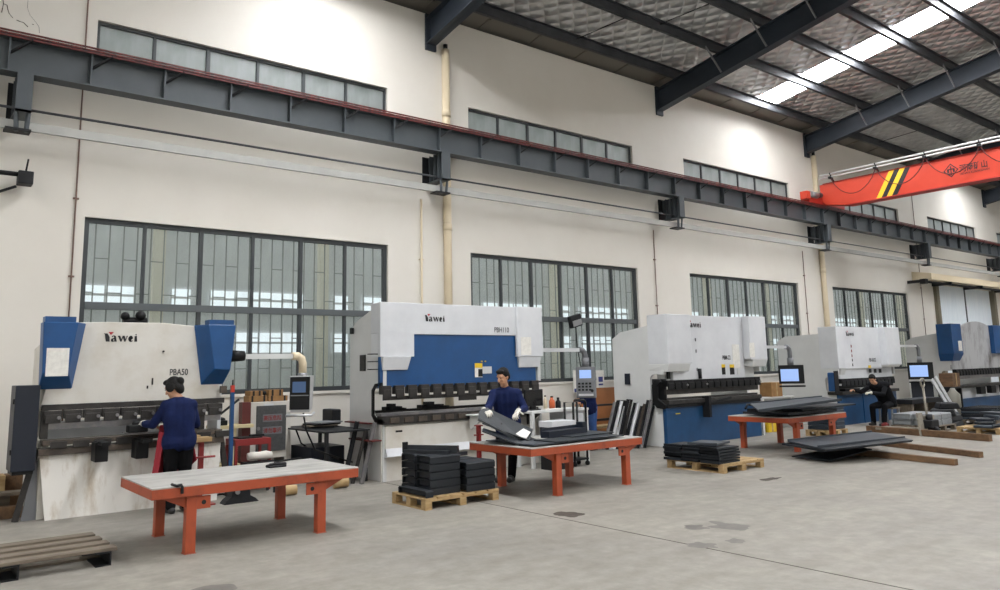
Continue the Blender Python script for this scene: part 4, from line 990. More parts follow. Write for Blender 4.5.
slab([(7.7,8.15,.70),(8.66,8.25,.70),(8.62,8.75,.70),(7.7,8.7,.70)], .015, M_sheet, 'sheet_panel', 'dark sheet at the right end of the middle orange table', 'sheet', g)
# blue dark channel lying at right
b = MB(); b.beam((7.42,8.42,.745), (8.3,8.58,.745), .16, .09).beam((7.42,8.50,.80), (8.3,8.66,.80), .012, .06).box(8.27,8.36,8.52,8.66,.71,.87)
tag(b.build('channel_section', M_dblue), 'long dark blue channel with an upturned end on the middle orange table', 'channel')
# bent plates leaning on the table, one in the man's hands
M_plate = mat('plate in hand, slate coat', '#3c3f41', .5, .05, '#343739', 3.0, spec=.35)
PA, PB_, PC_, PD = onY(479.5, 410, 8.98), onY(487, 407.6, 8.95), onY(532, 429, 8.55), onY(527, 444.5, 8.42)
PE = onY(478, 419.5, 8.9)
nrm = (PC_-PE).cross(PB_-PE).normalized()
if nrm.y > 0: nrm = -nrm
pl_poly = [PE, PD, PC_, PB_, PA]
b = MB(); v0 = [b.bm.verts.new(p) for p in pl_poly]; v1 = [b.bm.verts.new(p-nrm*.02) for p in pl_poly]
b.bm.faces.new(v0); b.bm.faces.new(list(reversed(v1)))
for i in range(5): b.bm.faces.new([v0[(i+1)%5], v0[i], v1[i], v1[(i+1)%5]])
b.beam(PE, PD, .03, .03).beam(PD, PC_, .025, .025)
hp = thing('bent_plate', PD, 'slate grey bent plate with a white label, held by the man in navy', 'plate')
b.build('plate_body', M_plate, hp)
def on_plate(u, v): return PE+(PD-PE)*u+(PB_-PE)*v+nrm*.004
MB().flat_poly([on_plate(.72, .28), on_plate(.93, .26), on_plate(.93, .85), on_plate(.78, .85)]).build('white_label', M_paper, hp)
MB().tube([on_plate(.4, .45), on_plate(.4, .45)+nrm*.003], .015, 8).build('plate_hole', M_hole, hp)
slab([onY(482,424,8.95), onY(533,446,8.3), onY(537,443.5,8.55), onY(486,421,9.05)], .015, M_dark, 'bent_plate', 'dark bent plate lying under the one the man in navy holds', 'plate')
slab([onY(482,432,8.75), onY(520,447,8.15), onY(526,444,8.5), onY(483,429,9.0)], .015, M_sheet, 'bent_plate', 'dark plate lowest on the left end of the middle orange table', 'plate')
# red stand just left of the man
c = onZ(478, 470)
t = thing('support_stand', (7.08, 9.55, 0), 'red metal support stand at the left end of the middle table', 'stand')
MB().box(7.055, 7.105, 9.52, 9.58, .02, .84).build('post', M_redp, t); MB().box(6.95, 7.2, 9.48, 9.68, 0, .02).build('base_plate', M_redp, t); MB().box(7.0, 7.16, 9.53, 9.57, .70, .72).box(7.03, 7.13, 9.5, 9.6, .84, .855).build('crossbar', M_redp, t)

# ------------------------------------------------------------------ far table load and floor panels
g = 'long dark sheets on the far table'
slab([(13.5,8.3,.69),(15.3,8.3,.69),(15.3,9.3,.69),(13.5,9.3,.69)], .05, M_part, 'sheet_panel', 'bottom dark sheet pile on the far orange table', 'sheet', g)
slab([(13.9,8.25,.76),(15.9,8.2,.78),(15.9,9.2,.78),(13.9,9.3,.76)], .03, M_part, 'sheet_panel', 'middle dark sheet on the far orange table, poking out to the right', 'sheet', g)
slab([onZ(759,412,.79), onZ(842,401,.95), onZ(822,398,.95), onZ(750.5,405,.88)], .03, M_sheettop, 'sheet_panel', 'big grey top sheet sloping over the far orange table', 'sheet', g, lip=.02)
c = onZ(744, 406, .86)
tag(MB().tube([(13.45,9.2,.80),(13.6,9.25,.87),(13.8,9.1,.85),(13.65,8.9,.82),(13.5,9.05,.84)], .022, 8).box(13.5,13.9,9.0,9.2,.74,.80).build('cable_coil', M_black), 'black loop of hose at the left end of the far orange table', 'hose')
g = 'dark panels on the floor at right'
slab([onZ(831,461.5,.02), onZ(872,450,.10), onZ(850,446,.10), onZ(792,457,.03)], .02, M_part, 'sheet_panel', 'lowest dark panel on the floor, sagging at its near corner', 'panel', g)
slab([onZ(824,452,.20), onZ(912,442,.24), onZ(874,436,.22), onZ(782,445,.20)], .03, M_part, 'sheet_panel', 'middle dark panel of the floor pile by the timber beams', 'panel', g)
slab([onZ(818,448.5,.25), onZ(905,439,.28), onZ(872,433,.28), onZ(788,442,.25)], .02, M_sheettop, 'sheet_panel', 'top dark panel of the floor pile, with its grey face up', 'panel', g, lip=.03)
slab([onZ(826,450.5,.235), onZ(913,441,.29), onZ(905,438.5,.29), onZ(812,447.5,.235)], .018, M_sheet, 'sheet_panel', 'narrow grey strip panel on the near edge of the floor pile', 'panel', g, lip=0)
# timber beams
def timber(p0, p1, w, h, lab, z=0.0):
    a, c = onZ(*p0, z), onZ(*p1, z)
    tag(MB().beam((a.x, a.y, z+h/2+.001), (c.x, c.y, z+h/2+.001), w, h).build('timber_beam', M_beam, bev=.004), lab, 'timber beam', 'timber beams under the panels')
timber((850, 454.5), (956.5, 465.5), .10, .10, 'brown timber beam nearest the camera, poking out from under the floor panels')
timber((882, 445.5), (981.5, 457.8), .10, .10, 'brown timber beam second from the camera, poking out from under the floor panels')
timber((868, 431.5), (991, 441.5), .11, .14, 'long brown timber beam farthest back, in front of the pallet jack')
tag(MB().beam((15.3,7.9,.15), (15.9,7.6,.15), .1, .08).build('timber_beam', M_beam), 'short timber block under the right edge of the floor panels', 'timber beam', 'timber beams under the panels')

# ------------------------------------------------------------------ clutter left of and around the left machine
g = 'scrap timber by the left wall'
for k, (x0, x1, y0, y1, z0, z1, rz_, m, lab) in enumerate(((.7,1.42,11.45,11.62,0,.14,0,M_beam,'thick orange brown timber lying on the floor left of the old machine'),
        (.6,1.3,11.7,11.85,.0,.26,0,M_woodg,'dark plank on edge behind the orange brown timber at far left'),
        (.7,1.45,11.55,11.8,.262,.30,.0,M_woodg,'grey board on top of the scrap timber at far left'),
        (.9,1.28,12.1,12.4,.0,.46,0,M_wood,'pale wooden block against the wall at far left'),
        (1.30,1.50,12.3,12.55,.0,.44,0,M_beam,'reddish timber block behind the left stay of the old machine'))):
    tag(MB().box(x0, x1, y0, y1, z0, z1, bev=.006).build('timber_block', m), lab, 'timber block', g)
# red stand in front of the old machine
t = thing('support_stand', (3.33, 10.72, 0), 'red support stand with a pale wood block on top, right of the woman', 'stand')
MB().box(3.30, 3.36, 10.69, 10.75, .02, .82).build('post', M_redp, t); MB().box(3.15, 3.5, 10.58, 10.86, 0, .02).build('base_plate', M_redp, t)
MB().tube([(3.1,10.66,.62),(3.5,10.66,.62)], .014, 8).build('crossbar', M_redp, t); MB().box(3.2, 3.44, 10.62, 10.82, .82, .88, bev=.004).box(3.12, 3.3, 10.66, 10.78, .88, .91).build('wood_block', M_wood, t)
# blue post with red top
t = thing('light_post', (3.93, 11.3, 0), 'slim blue post with a red cap right of the old machine', 'post')
MB().box(3.905, 3.955, 11.28, 11.33, .02, 1.44).build('post', M_blue, t); MB().box(3.905, 3.955, 11.28, 11.33, 1.44, 1.54).build('cap', mat('bright red cap', '#c2331f', .4), t); MB().tube([(3.93,11.3,1.54),(3.93,11.3,1.62)], .01, 6).build('pin', M_dark, t); MB().box(3.85, 4.01, 11.22, 11.4, 0, .02).build('base_plate', M_dark, t)
# white tall side sheet of the old machine's light guard
t = thing('guard_panel', (3.78, 11.5, 0), 'tall narrow white guard panel at the right side of the old machine', 'panel')
MB().box(3.74, 3.79, 11.35, 11.8, .02, 1.62).build('panel_sheet', M_white, t, bev=.004); MB().box(3.70, 3.84, 11.35, 11.8, 0, .02).build('base_plate', M_tool, t)
# electrical cabinet with dark door
t = thing('electrical_cabinet', (4.95, 12.55, 0), 'pale cabinet with dark door and two red labels under the window', 'cabinet')
cx0, cx1, cy0, cy1 = 4.62, 5.30, 12.4, 12.85
MB().box(cx0, cx1, cy0, cy1, .34, 1.24, bev=.006).build('cabinet_body', M_offw, t)
d_ = MB().box(cx0+.09, cx1-.09, cy0-.02, cy0, .45, 1.18, bev=.004).build('cabinet_door', mat('dark mesh door', '#4b4d4d', .6, 0, '#3c3e3e', 30), t)
for z in (.98, .78):
    o = MB().box(cx0+.19, cx1-.16, cy0-.026, cy0-.02, z-.06, z+.06).build('warning_label', M_greyd, d_)
    for q in range(4): MB().box(cx0+.21+q*.075, cx0+.265+q*.075, cy0-.03, cy0-.026, z-.045, z+.045) .build('label_mark', M_redp, d_) if False else None
    text('高压危险' if z > .9 else '请勿靠近', .085, lambda u, v, z=z: (cx0+.20+u, cy0-.029, z-.032+v), M_redp, 'label_lettering', d_, bold=.02, xs=.9)
MB().tube([(cx0+.12,cy0-.03,.82),(cx0+.12,cy0-.02,.82)], .03, 12).build('door_lock', M_tooll, d_)
MB().box(4.83, 4.99, cy0-.02, cy0, 1.18, 1.21).build('door_tab', M_white, t)
for x in (cx0+.03, cx1-.1): MB().box(x, x+.07, cy0, cy1, 0, .34).build('leg', M_offw, t)
MB().box(cx0+.1, cx1-.12, cy0+.05, cy1, .04, .26).build('plinth_box', M_dark, t)
M_card = mat('brown cardboard', '#9a7446', .8, 0, '#84613a', 5)
for k, (x0, x1, z0, z1, lab) in enumerate(((4.62,4.93,1.242,1.34,'wooden box on the pale cabinet, left of the lower two'),(4.95,5.28,1.242,1.33,'wooden box on the pale cabinet, right of the lower two'),(4.64,4.85,1.342,1.42,'wooden box on the pale cabinet, upper left'),(4.96,5.2,1.332,1.43,'wooden box on the pale cabinet, upper right'))):
    o = thing('wooden_box', ((x0+x1)/2, 12.6, z0), lab, 'box', 'small boxes on the cabinet')
    MB().box(x0, x1, 12.5, 12.75, z0, z1, bev=.004).build('box_body', M_card, o); MB().box(x0+.04, x0+.07, 12.494, 12.5, z0, z1).box(x1-.07, x1-.04, 12.494, 12.5, z0, z1).build('box_band', M_dark, o)
tag(MB().sph((4.895, 12.55, 1.378), (.036,.03,.038), 12).build('knob_fitting', M_black), 'round black fitting between the small boxes on the cabinet', 'fitting')
# shelf stand with red column left of the cabinet
t = thing('shelf_stand', (4.25, 12.4, 0), 'cream shelf stand with a dark red column left of the pale cabinet', 'shelf')
MB().box(4.46, 4.6, 12.35, 12.5, 0, 1.25).build('red_column', mat('dark red column', '#5a2420', .55), t)
MB().box(3.98, 4.6, 12.2, 12.6, .86, .91).build('shelf_board', mat('cream board', '#cdbf95', .6), t); MB().box(4.28, 4.34, 12.25, 12.3, .3, .86).build('post', mat('cream board', '#cdbf95'), t); MB().box(3.98, 4.4, 12.2, 12.6, .28, .32).build('shelf_board', mat('cream board', '#cdbf95'), t)
MB().beam((4.05,12.4,1.02),(4.42,12.4,1.3), .03, .03).build('brace', M_dark, t); MB().box(4.0, 4.06, 12.3, 12.5, 0, .86).build('post', M_offw, t)
tag(MB().box(4.02, 4.2, 12.25, 12.42, .912, .99, bev=.01).sph((4.12,12.33,1.0), (.07,.06,.04), 10).build('drill_vice', M_black), 'small black vice on the cream shelf', 'vice')
# red cart
t = thing('tool_cart', (4.25, 11.6, 0), 'low red metal cart left of the pale cabinet', 'cart')
MB().box(4.02, 4.56, 11.38, 11.8, .66, .75, bev=.004).build('tray', M_redp, t)
for x in (4.04, 4.54):
    for y in (11.4, 11.78): MB().box(x-.02, x+.02, y-.02, y+.02, 0, .66).build('leg', M_redp, t)
MB().box(4.04, 4.54, 11.4, 11.78, .22, .25).build('lower_shelf', M_redp, t)
tag(MB().box(4.1, 4.45, 11.45, 11.7, .752, .772).box(4.3, 4.5, 11.5, 11.6, .772, .80).build('tool_pile', M_black), 'flat black tools on the red cart', 'tools')
t = thing('low_stool', (4.3, 11.15, 0), 'low dark stool in front of the red cart', 'stool')
MB().box(4.08, 4.5, 11.0, 11.3, .40, .44).build('seat', M_dark, t)
for x in (4.1, 4.48):
    for y in (11.02, 11.28): MB().box(x-.015, x+.015, y-.015, y+.015, 0, .4).build('leg', M_dark, t)
b = MB(); pth = [(4.12,11.15,.52),(4.2,11.14,.525),(4.3,11.15,.52),(4.4,11.16,.525),(4.48,11.15,.52)]
b.tube(pth, [.05,.062,.058,.064,.046], 14)
tag(b.build('cloth_roll', mat('white cloth', '#c6c1b9', .8, bump=.4, bscale=12)), 'white rolled cloth on the low dark stool', 'cloth')
# clamp under the first table and blocks
c = onZ(240, 503)
t = thing('clamp_base', (c.x, 10.55, 0), 'dark iron clamp foot on the floor behind the nearest table', 'clamp')
b = MB(); b.py([(c.x-.22,0),(c.x+.25,0),(c.x+.2,.05),(c.x+.13,.09),(c.x+.12,.22),(c.x-.1,.22),(c.x-.12,.09),(c.x-.18,.05)], 10.45, 10.65); b.build('clamp_body', M_dark, t, bev=.006)
MB().tube([(c.x-.05,10.42,.15),(c.x-.05,10.68,.15)], .03, 10).build('clamp_pin', M_tooll, t)
for (px, py, r, lab) in ((289, 495.5, .075, 'short round log end on the floor behind the nearest table leg'), (341, 488, .09, 'wood offcut on the floor right of the nearest table')):
    c = onZ(px, py); b = MB(); b.tube([(c.x-.11, c.y+.02, r), (c.x+.1, c.y-.03, r)], [r, r*.85], 14); tag(b.build('wood_log', M_wood), lab, 'log', 'wood offcuts')
# desk with papers left of second machine
t = thing('work_desk', (5.75, 12.3, 0), 'dark desk with a cable below, left of the white and blue machine', 'desk')
MB().box(5.25, 6.02, 11.0, 12.75, .775, .80, bev=.003).build('desk_top', M_dark, t)
for x, y in ((5.3,11.05),(5.97,11.05),(5.3,12.7),(5.97,12.7)): MB().box(x-.025, x+.025, y-.025, y+.025, 0, .775).build('leg', M_dark, t)
MB().box(5.4, 5.98, 11.8, 12.6, .05, .5).build('under_cabinet', M_dblue, t)
g = 'papers on the dark desk'
for k in range(4):
    tag(MB().box(-.24, .24, -.2, .2, 0, .022, M=Matrix.Translation((5.62+.02*k, 12.05-.03*k, .802+.024*k)) @ Matrix.Rotation(.2*k-.3, 4, 'Z'), bev=.005).build('folder', (M_dark, M_woodg, M_black, M_greyd)[k]), ('lowest dark folder in the pile on the dark desk', 'brownish folder second in the pile on the dark desk', 'black folder third in the pile on the dark desk', 'grey folder on top of the pile on the dark desk')[k], 'folder', g)
t = thing('monitor', (5.92, 12.2, .80), 'dark box shaped monitor on the desk against the machine side', 'monitor')
MB().box(5.86, 6.02, 12.0, 12.4, .83, 1.08, bev=.02).build('monitor_case', M_dark, t); MB().box(5.9, 6.0, 12.1, 12.3, .801, .83).build('monitor_foot', M_black, t)
tag(MB().tube([(5.35,12.3,.77),(5.4,12.2,.55),(5.6,12.0,.38),(5.85,11.7,.30),(5.98,11.5,.25)], .014, 8).build('power_cable', M_black), 'black cable drooping under the dark desk', 'cable')
# steel strips leaning against machine sides
def leaning(x0, y0, x1, y1, h, n, m_list, where_, grp, seed, lean=.3):
    rnd = random.Random(seed)
    for k in range(n):
        f = k/max(1, n-1); x = x0+(x1-x0)*f; y = y0+(y1-y0)*f
        hh_ = h*rnd.uniform(.88, 1.05); w = rnd.uniform(.035, .058)
        b = MB(); top = (x+lean*h, y+.05, hh_); bot = (x, y-.02, 0.0)
        b.beam(bot, top, w, .02, up=(0,-1,0)); b.beam((bot[0]+w/2, bot[1]-.015, 0), (top[0]+w/2, top[1]-.015, hh_), .008, .04, up=(0,-1,0))
        m = m_list[k % len(m_list)]
        col = 'silver' if m is M_silver else ('grey' if m is M_tooll else 'dark')
        tag(b.build('steel_strip', m), '%s strip leaning on %s, %s from the left' % (col, where_, ordn[k]), 'steel strip', grp)
leaning(5.60, 11.10, 5.76, 10.82, .88, 3, [M_dark, M_tool, M_tooll], 'the white and blue machine', 'strips at the white and blue machine', 2)
t = MB().box(5.98, 6.07, 11.0, 11.8, .87, .89); tag(t.build('holder_rail', M_rust), 'upper rusty rack arm on the left side of the white and blue machine', 'rack arm', 'rusty rack arms')
t = MB().box(5.9, 6.07, 10.72, 11.5, .62, .64); tag(t.build('holder_rail', M_rust), 'lower rusty rack arm on the left side of the white and blue machine', 'rack arm', 'rusty rack arms')
leaning(11.62, 11.42, 12.4, 11.0, .95, 13, [M_tooll, M_dark, M_silver, M_silver, M_dark, M_tool, M_dark, M_silver, M_dark, M_bed, M_dark], 'the wide grey machine', 'strips at the wide grey machine', 5, .5)
b = MB(); b.box(11.7, 12.7, 11.7, 11.76, .55, .6).box(11.7, 12.7, 11.7, 11.76, .86, .9).box(11.7,11.76,11.7,11.9,0,.95).box(12.64,12.7,11.7,11.9,0,.95)
tag(b.build('strip_rack', M_dark), 'dark rack behind the leaning strips at the wide grey machine', 'rack')

# ------------------------------------------------------------------ desk right of the white and blue machine
t = thing('work_desk', (9.4, 10.4, 0), 'long pale bench with a black monitor, right of the white and blue machine', 'desk')
MB().box(8.66, 10.02, 10.15, 10.62, .92, .96, bev=.003).build('desk_top', M_grey, t)
for x in (8.7, 9.98):
    for y in (10.19, 10.58): MB().box(x-.03, x+.03, y-.03, y+.03, 0, .92).build('leg', M_grey, t)
MB().box(9.45, 9.93, 10.2, 10.58, .45, .92).build('drawer_unit', M_white, t)
t = thing('monitor', (8.92, 10.4, .96), 'black computer monitor on the long pale bench behind the man in navy', 'monitor')
MB().box(8.71, 9.13, 10.38, 10.42, 1.03, 1.32, bev=.008).build('monitor_case', M_black, t); MB().box(8.87, 8.97, 10.4, 10.45, .975, 1.05).box(8.8, 9.04, 10.33, 10.48, .961, .976).build('monitor_stand', M_black, t)
MB().box(8.73, 9.11, 10.374, 10.38, 1.05, 1.30).build('monitor_screen', mat('dark screen', '#07070a', .15), t)
tag(MB().box(9.0, 9.4, 10.17, 10.3, .962, .98, bev=.004).build('keyboard', M_paper), 'white keyboard on the pale bench in front of the monitor', 'keyboard')
def bottle(x, y, h, r, m, lab):
    o = thing('bottle', (x, y, .961), lab, 'bottle', 'bottles on the pale bench')
    MB().tube([(x,y,.961),(x,y,.961+h*.7),(x,y,.961+h*.85),(x,y,.961+h)], [r,r,r*.5,r*.45], 12).build('bottle_body', m, o); MB().tube([(x,y,.961+h),(x,y,.961+h+.025)], r*.5, 10).build('bottle_cap', M_black, o)
bottle(9.24, 10.45, .22, .035, M_pipe, 'tan bottle beside the monitor on the pale bench')
bottle(9.4, 10.45, .20, .055, mat('orange plastic', '#b5552a', .4), 'orange bottle on the pale bench')
bottle(9.55, 10.45, .17, .05, M_black, 'short black bottle on the pale bench')
# crate on stand under/near the bench
t = thing('wire_crate', (9.05, 9.9, 0), 'white topped crate with a dark grid front, behind the middle table', 'crate')
MB().box(8.72, 9.27, 9.72, 10.05, .70, .80, bev=.006).build('crate_lid', M_white, t); MB().box(8.75, 9.24, 9.77, 10.05, .0, .70).build('crate_body', M_dark, t)
for k in range(7): MB().box(8.77+k*.073, 8.79+k*.073, 9.755, 9.77, .1, .68).build('grid_bar', M_greyd, t)
for k in range(4): MB().box(8.77, 9.23, 9.75, 9.76, .17+k*.14, .185+k*.14).build('grid_bar', M_greyd, t)
# black frame trolley
t = thing('frame_trolley', (9.45, 9.8, 0), 'black tube frame trolley left of the control pendant', 'trolley')
tx0, tx1, ty0, ty1 = 9.36, 9.66, 9.86, 10.08
MB().tube([(tx0,ty0,.05),(tx0,ty0,1.08),(tx0+.04,ty0,1.12),(tx1-.04,ty0,1.12),(tx1,ty0,1.08),(tx1,ty0,.05)], .02, 8).build('front_frame', M_black, t)
MB().tube([(tx0,ty1,.05),(tx0,ty1,1.08),(tx1,ty1,1.08),(tx1,ty1,.05)], .02, 8).build('rear_frame', M_black, t); MB().box(tx0-.02,tx1+.02,ty0-.02,ty1+.02,.1,.13).box(tx0-.02,tx1+.02,ty0-.02,ty1+.02,.55,.57).build('shelf', M_dark, t)
for x in (tx0, tx1):
    for y in (ty0, ty1): MB().tube([(x-.02,y,.04),(x+.02,y,.04)], .04, 10).build('caster', M_black, t)
# brown board and bench behind the pendant
tag(MB().hexa([(12.35,12.55,0.0),(13.6,12.55,.0),(13.6,12.58,.0),(12.35,12.58,.0),(12.35,12.85,1.2),(13.6,12.85,1.2),(13.6,12.88,1.2),(12.35,12.88,1.2)]).build('board', mat('orange brown plywood', '#8a5526', .6, 0, '#794819', 2)), 'orange brown board leaning on the wall behind the control pendant', 'board')
t = thing('low_bench', (12.7, 12.2, 0), 'low wooden bench in front of the orange brown board', 'bench')
MB().box(12.0, 13.2, 12.0, 12.4, .36, .41).build('seat', M_wood, t)
for x in (12.05, 13.1): MB().box(x, x+.06, 12.02, 12.38, 0, .36).build('leg', M_beam, t)
M_violet = mat('blue violet print', '#3a3f7a', .6)
for (px, lab) in ((577, 'paper notice with a violet foot on the window, left of the control pendant'), (600, 'paper notice with blue print on the window, right of the control pendant')):
    c = onY(px, 381, 12.9); o = thing('paper_notice', (c.x, 12.9, c.z-.26), lab, 'notice', 'notices by the window')
    MB().box(c.x-.12, c.x+.13, 12.89, 12.9, c.z-.27, c.z+.25).build('notice_sheet', M_paper, o)
    if px < 590: MB().box(c.x-.1, c.x+.12, 12.884, 12.89, c.z-.25, c.z-.17).build('notice_print', M_violet, o)
    else: MB().box(c.x-.06, c.x+.08, 12.884, 12.89, c.z-.02, c.z+.1).box(c.x-.06, c.x+.08, 12.884, 12.89, c.z-.1, c.z-.06).build('notice_print', M_violet, o)
# things between third and fourth machine
def carton(x, y, z, w, d, h, m, lab, grp='cardboard boxes'):
    o = thing('cardboard_box', (x, y, z), lab, 'box', grp)
    MB().box(x-w/2, x+w/2, y-d/2, y+d/2, z, z+h, bev=.006).build('box_body', m, o); MB().box(x-.03, x+.03, y-d/2-.003, y+d/2+.003, z+.01, z+h+.003).build('box_tape', M_wood, o)
t = thing('low_bench', (17.6, 11.7, 0), 'grey bench under the window between the wide grey machine and the fourth', 'bench')
MB().box(16.75, 18.9, 11.4, 12.3, .78, .82).build('bench_top', M_grey, t)
for x in (16.8, 18.8): MB().box(x, x+.06, 11.45, 12.25, 0, .78).build('leg', M_grey, t)
c = onY(771.5, 397, 11.6); carton(c.x, 11.6, .822, .5, .35, .36, M_card, 'cardboard box on the grey bench left of the lit pendant screen')
carton(17.2, 11.2, 0, .35, .35, .3, M_yl, 'yellow box on the floor behind the far orange table')
b = MB(); b.box(16.6,16.68,11.1,11.18,0,.62).box(16.95,17.0,11.1,11.18,0,.62).box(16.6,17.0,11.08,11.2,.3,.36)
tag(b.build('steel_trestle', M_silver), 'pale steel trestle behind the far orange table', 'trestle')
# stack on small pallet behind the far table
make_pallet(.8, .6, M_wood, 'small pale pallet under the square stacked parts right of the far table', (17.2, 9.62, 0), boards=4)
for k in range(6):
    for j in range(2):
        part('S', .36, .5, .085, 17.02+.38*j, 9.62, .145+k*.088, 'slate square part, %s of the %s stack right of the far table' % ((lv7)[k], ('left', 'right')[j]), 'square parts right of the far table', M_part2)

# ------------------------------------------------------------------ right end: pallets of parts, pallet jack, heaps
M_bagr = mat('pale grey coated part', '#8e9294', .5, .1, '#7d8183', 3)
make_pallet(1.2, 1.0, M_woodg, 'grey wooden pallet with pale grey boxes in front of the seated worker', (19.75, 8.55, 0), boards=5)
for j, (x, y) in enumerate(((19.46,8.34),(20.03,8.34),(19.46,8.81),(20.03,8.81))):
    for k in range(2):
        part('G', .54, .44, .13, x, y, .145+.135*k, 'pale grey box part, %s layer, %s of the pallet by the pallet jack' % (('lower', 'upper')[k], ('near left', 'near right', 'far left', 'far right')[j]), 'pale grey parts by the pallet jack', M_bagr)
make_pallet(1.3, .9, M_wood, 'wooden pallet with flat dark parts at the right edge of the photo', (20.1, 7.25, 0), boards=5)
for k in range(5):
    o = MB().box(-.28, .28, -.2, .2, 0, .05, bev=.01).box(-.28,.28,-.2,-.18,0,.08).build('flat_part', (M_part2, M_part, M_dblue, M_part2, M_sheettop)[k])
    o.location = (19.62+.24*k, 7.1+.14*(k % 3), .142+.06*k); o.rotation_euler = (0, 0, .3*k)
    tag(o, 'flat dark part lying on the pallet at the right edge, %s from the left' % ordn[k], 'metal part', 'flat parts on the right edge pallet')
make_pallet(1.2, .9, M_woodg, 'grey wooden pallet under the dark slatted stack at the right edge', (22.5, 8.1, 0), boards=5)
for k in range(4):
    o = MB().box(-.62, .62, -.42, .42, 0, .05, bev=.006).build('slatted_sheet', (M_part2, M_part)[k % 2]); o.location = (22.5, 8.1, .142+.075*k)
    for q in range(9): o2 = MB().box(-.58+q*.14, -.52+q*.14, -.42, .42, .05, .072).build('panel_rib', M_dark, o); o2.location = (-.55+q*.14, 0, .05)
    tag(o, 'slatted dark panel in the stack at the right edge, %s' % (lv7[k] if k < 3 else 'top'), 'panel', 'slatted panels at the right edge')
# heap of dark sheets
c = onZ(955, 425)
g = 'dark heap by the pallet jack'
for k, (x, y, z, w, d, rx, ry_, rz_, lab) in enumerate(((21.0,8.55,.0,.9,.7,0,0,.2,'lowest'),(21.0,8.6,.151,.8,.65,0,.05,.0,'second from bottom'),(20.95,8.58,.302,.75,.6,.05,0,.35,'third from bottom'),(21.05,8.5,.453,.55,.5,0,-.12,.6,'topmost'))):
    o = MB().px([(-d/2,0),(d/2,0),(d/2-.06,.15),(-d/2+.06,.15)], -w/2, w/2).build('wrapped_bundle', M_dark, bev=.02); o.location = (x, y, z); o.rotation_euler = (0, 0, rz_)
    tag(o, 'dark wrapped bundle, %s of the heap right of the pallet jack' % lab, 'bundle', g)
o = MB().px([(-.3,0),(.3,0),(.24,.3),(-.24,.3)], -.4, .4).build('wrapped_bundle', M_part2, bev=.02); o.location = (22.0, 9.0, 0.0); tag(o, 'slate bundle behind the dark heap right of the pallet jack', 'bundle', g)
# white strips and gas bottle behind
t = thing('white_strip_pair', (22.3, 9.1, 0), 'pair of white strips leaning beside the lit far pendant', 'strip')
for dx in (0, .22): MB().beam((22.75+dx, 8.95, .0), (21.9+dx, 9.15, 1.15+dx*.3), .12, .03, up=(0,-1,0)).build('white_strip', M_silver, t)
b = MB(); b.tube([(23.5,9.3,0),(23.5,9.3,.7),(23.5,9.3,.8),(23.5,9.3,.88)], [.18,.18,.09,.05], 16)
tag(b.build('gas_bottle', mat('dull grey green cylinder', '#6c6a5f', .5)), 'dull grey gas bottle behind the dark heap', 'gas bottle')
carton(26.4, 10.5, .822, .55, .4, .42, M_beam, 'brown carton on a stand left of the bright blue cover')
t = thing('support_stand', (26.4, 10.6, 0), 'dark stand under the brown carton near the bright blue cover', 'stand')
MB().box(26.05, 26.75, 10.25, 10.8, .77, .82).build('top_plate', M_dark, t)
for x in (26.1, 26.7): MB().box(x-.03, x+.03, 10.3, 10.75, 0, .77).build('leg', M_dark, t)
t = thing('low_bench', (22.2, 9.7, 0), 'long dark bench of sheets right of the seated worker', 'bench')
MB().box(21.3, 23.2, 9.45, 9.95, .52, .64).build('bench_top', M_dark, t); 
for x in (21.35, 22.2, 23.0): MB().box(x, x+.12, 9.5, 9.9, 0, .52).build('leg', M_woodg, t)
carton(24.1, 11.9, .0, .9, .4, 1.25, mat('pink brown carton', '#8d6650', .8), 'tall pinkish carton behind the seated worker')
# pallet jack
M_jack = mat('dull pale jack paint', '#9c978a', .5, .2, '#7b7468', 5)
c = onZ(931, 435)
jx, jy = c.x, c.y
t = thing('pallet_jack', (jx, jy, 0), 'pale hand pallet jack with an upright loop handle at right', 'pallet jack')
top = onY(922, 380, jy+.15)
base = Vector((jx+.02, jy+.05, .30))
MB().tube([base, base+(top-base)*.80], .026, 10).build('handle_shaft', M_jack, t)
ax = Vector((.17, .03, 0)); s0 = base+(top-base)*.80
MB().tube([s0, s0+(top-base)*.08+ax*.8, s0+(top-base)*.16+ax, s0+(top-base)*.22+ax*.6, s0+(top-base)*.23, s0+(top-base)*.22-ax*.6, s0+(top-base)*.16-ax, s0+(top-base)*.08-ax*.8, s0], .02, 8).build('handle_loop', M_jack, t)
MB().box(jx-.16, jx+.2, jy-.12, jy+.16, .16, .34, bev=.02).tube([(jx, jy, .3), (jx, jy, .46)], .07, 12).build('pump_body', M_dark, t)
MB().tube([(jx-.08, jy-.07, .1), (jx+.1, jy-.07, .1)], .1, 16).build('steer_wheel', M_dark, t)
b = MB(); b.box(jx-.1, jx+.08, jy+.1, jy+1.2, .07, .12).box(jx+.28, jx+.46, jy+.1, jy+1.2, .07, .12).box(jx-.1, jx+.46, jy+.08, jy+.2, .07, .42); b.build('fork', M_jack, t)
for x in (jx-.01, jx+.37): MB().tube([(x-.05, jy+1.1, .04), (x+.05, jy+1.1, .04)], .04, 10).build('fork_roller', M_dark, t)
MB().hexa([(jx-.42,jy+.02,.0),(jx-.22,jy+.02,.0),(jx-.22,jy+.06,.0),(jx-.42,jy+.06,.0),(jx-.34,jy+.1,.5),(jx-.1,jy+.1,.5),(jx-.1,jy+.14,.5),(jx-.34,jy+.14,.5)]).build('leaning_guard', M_jack, t)
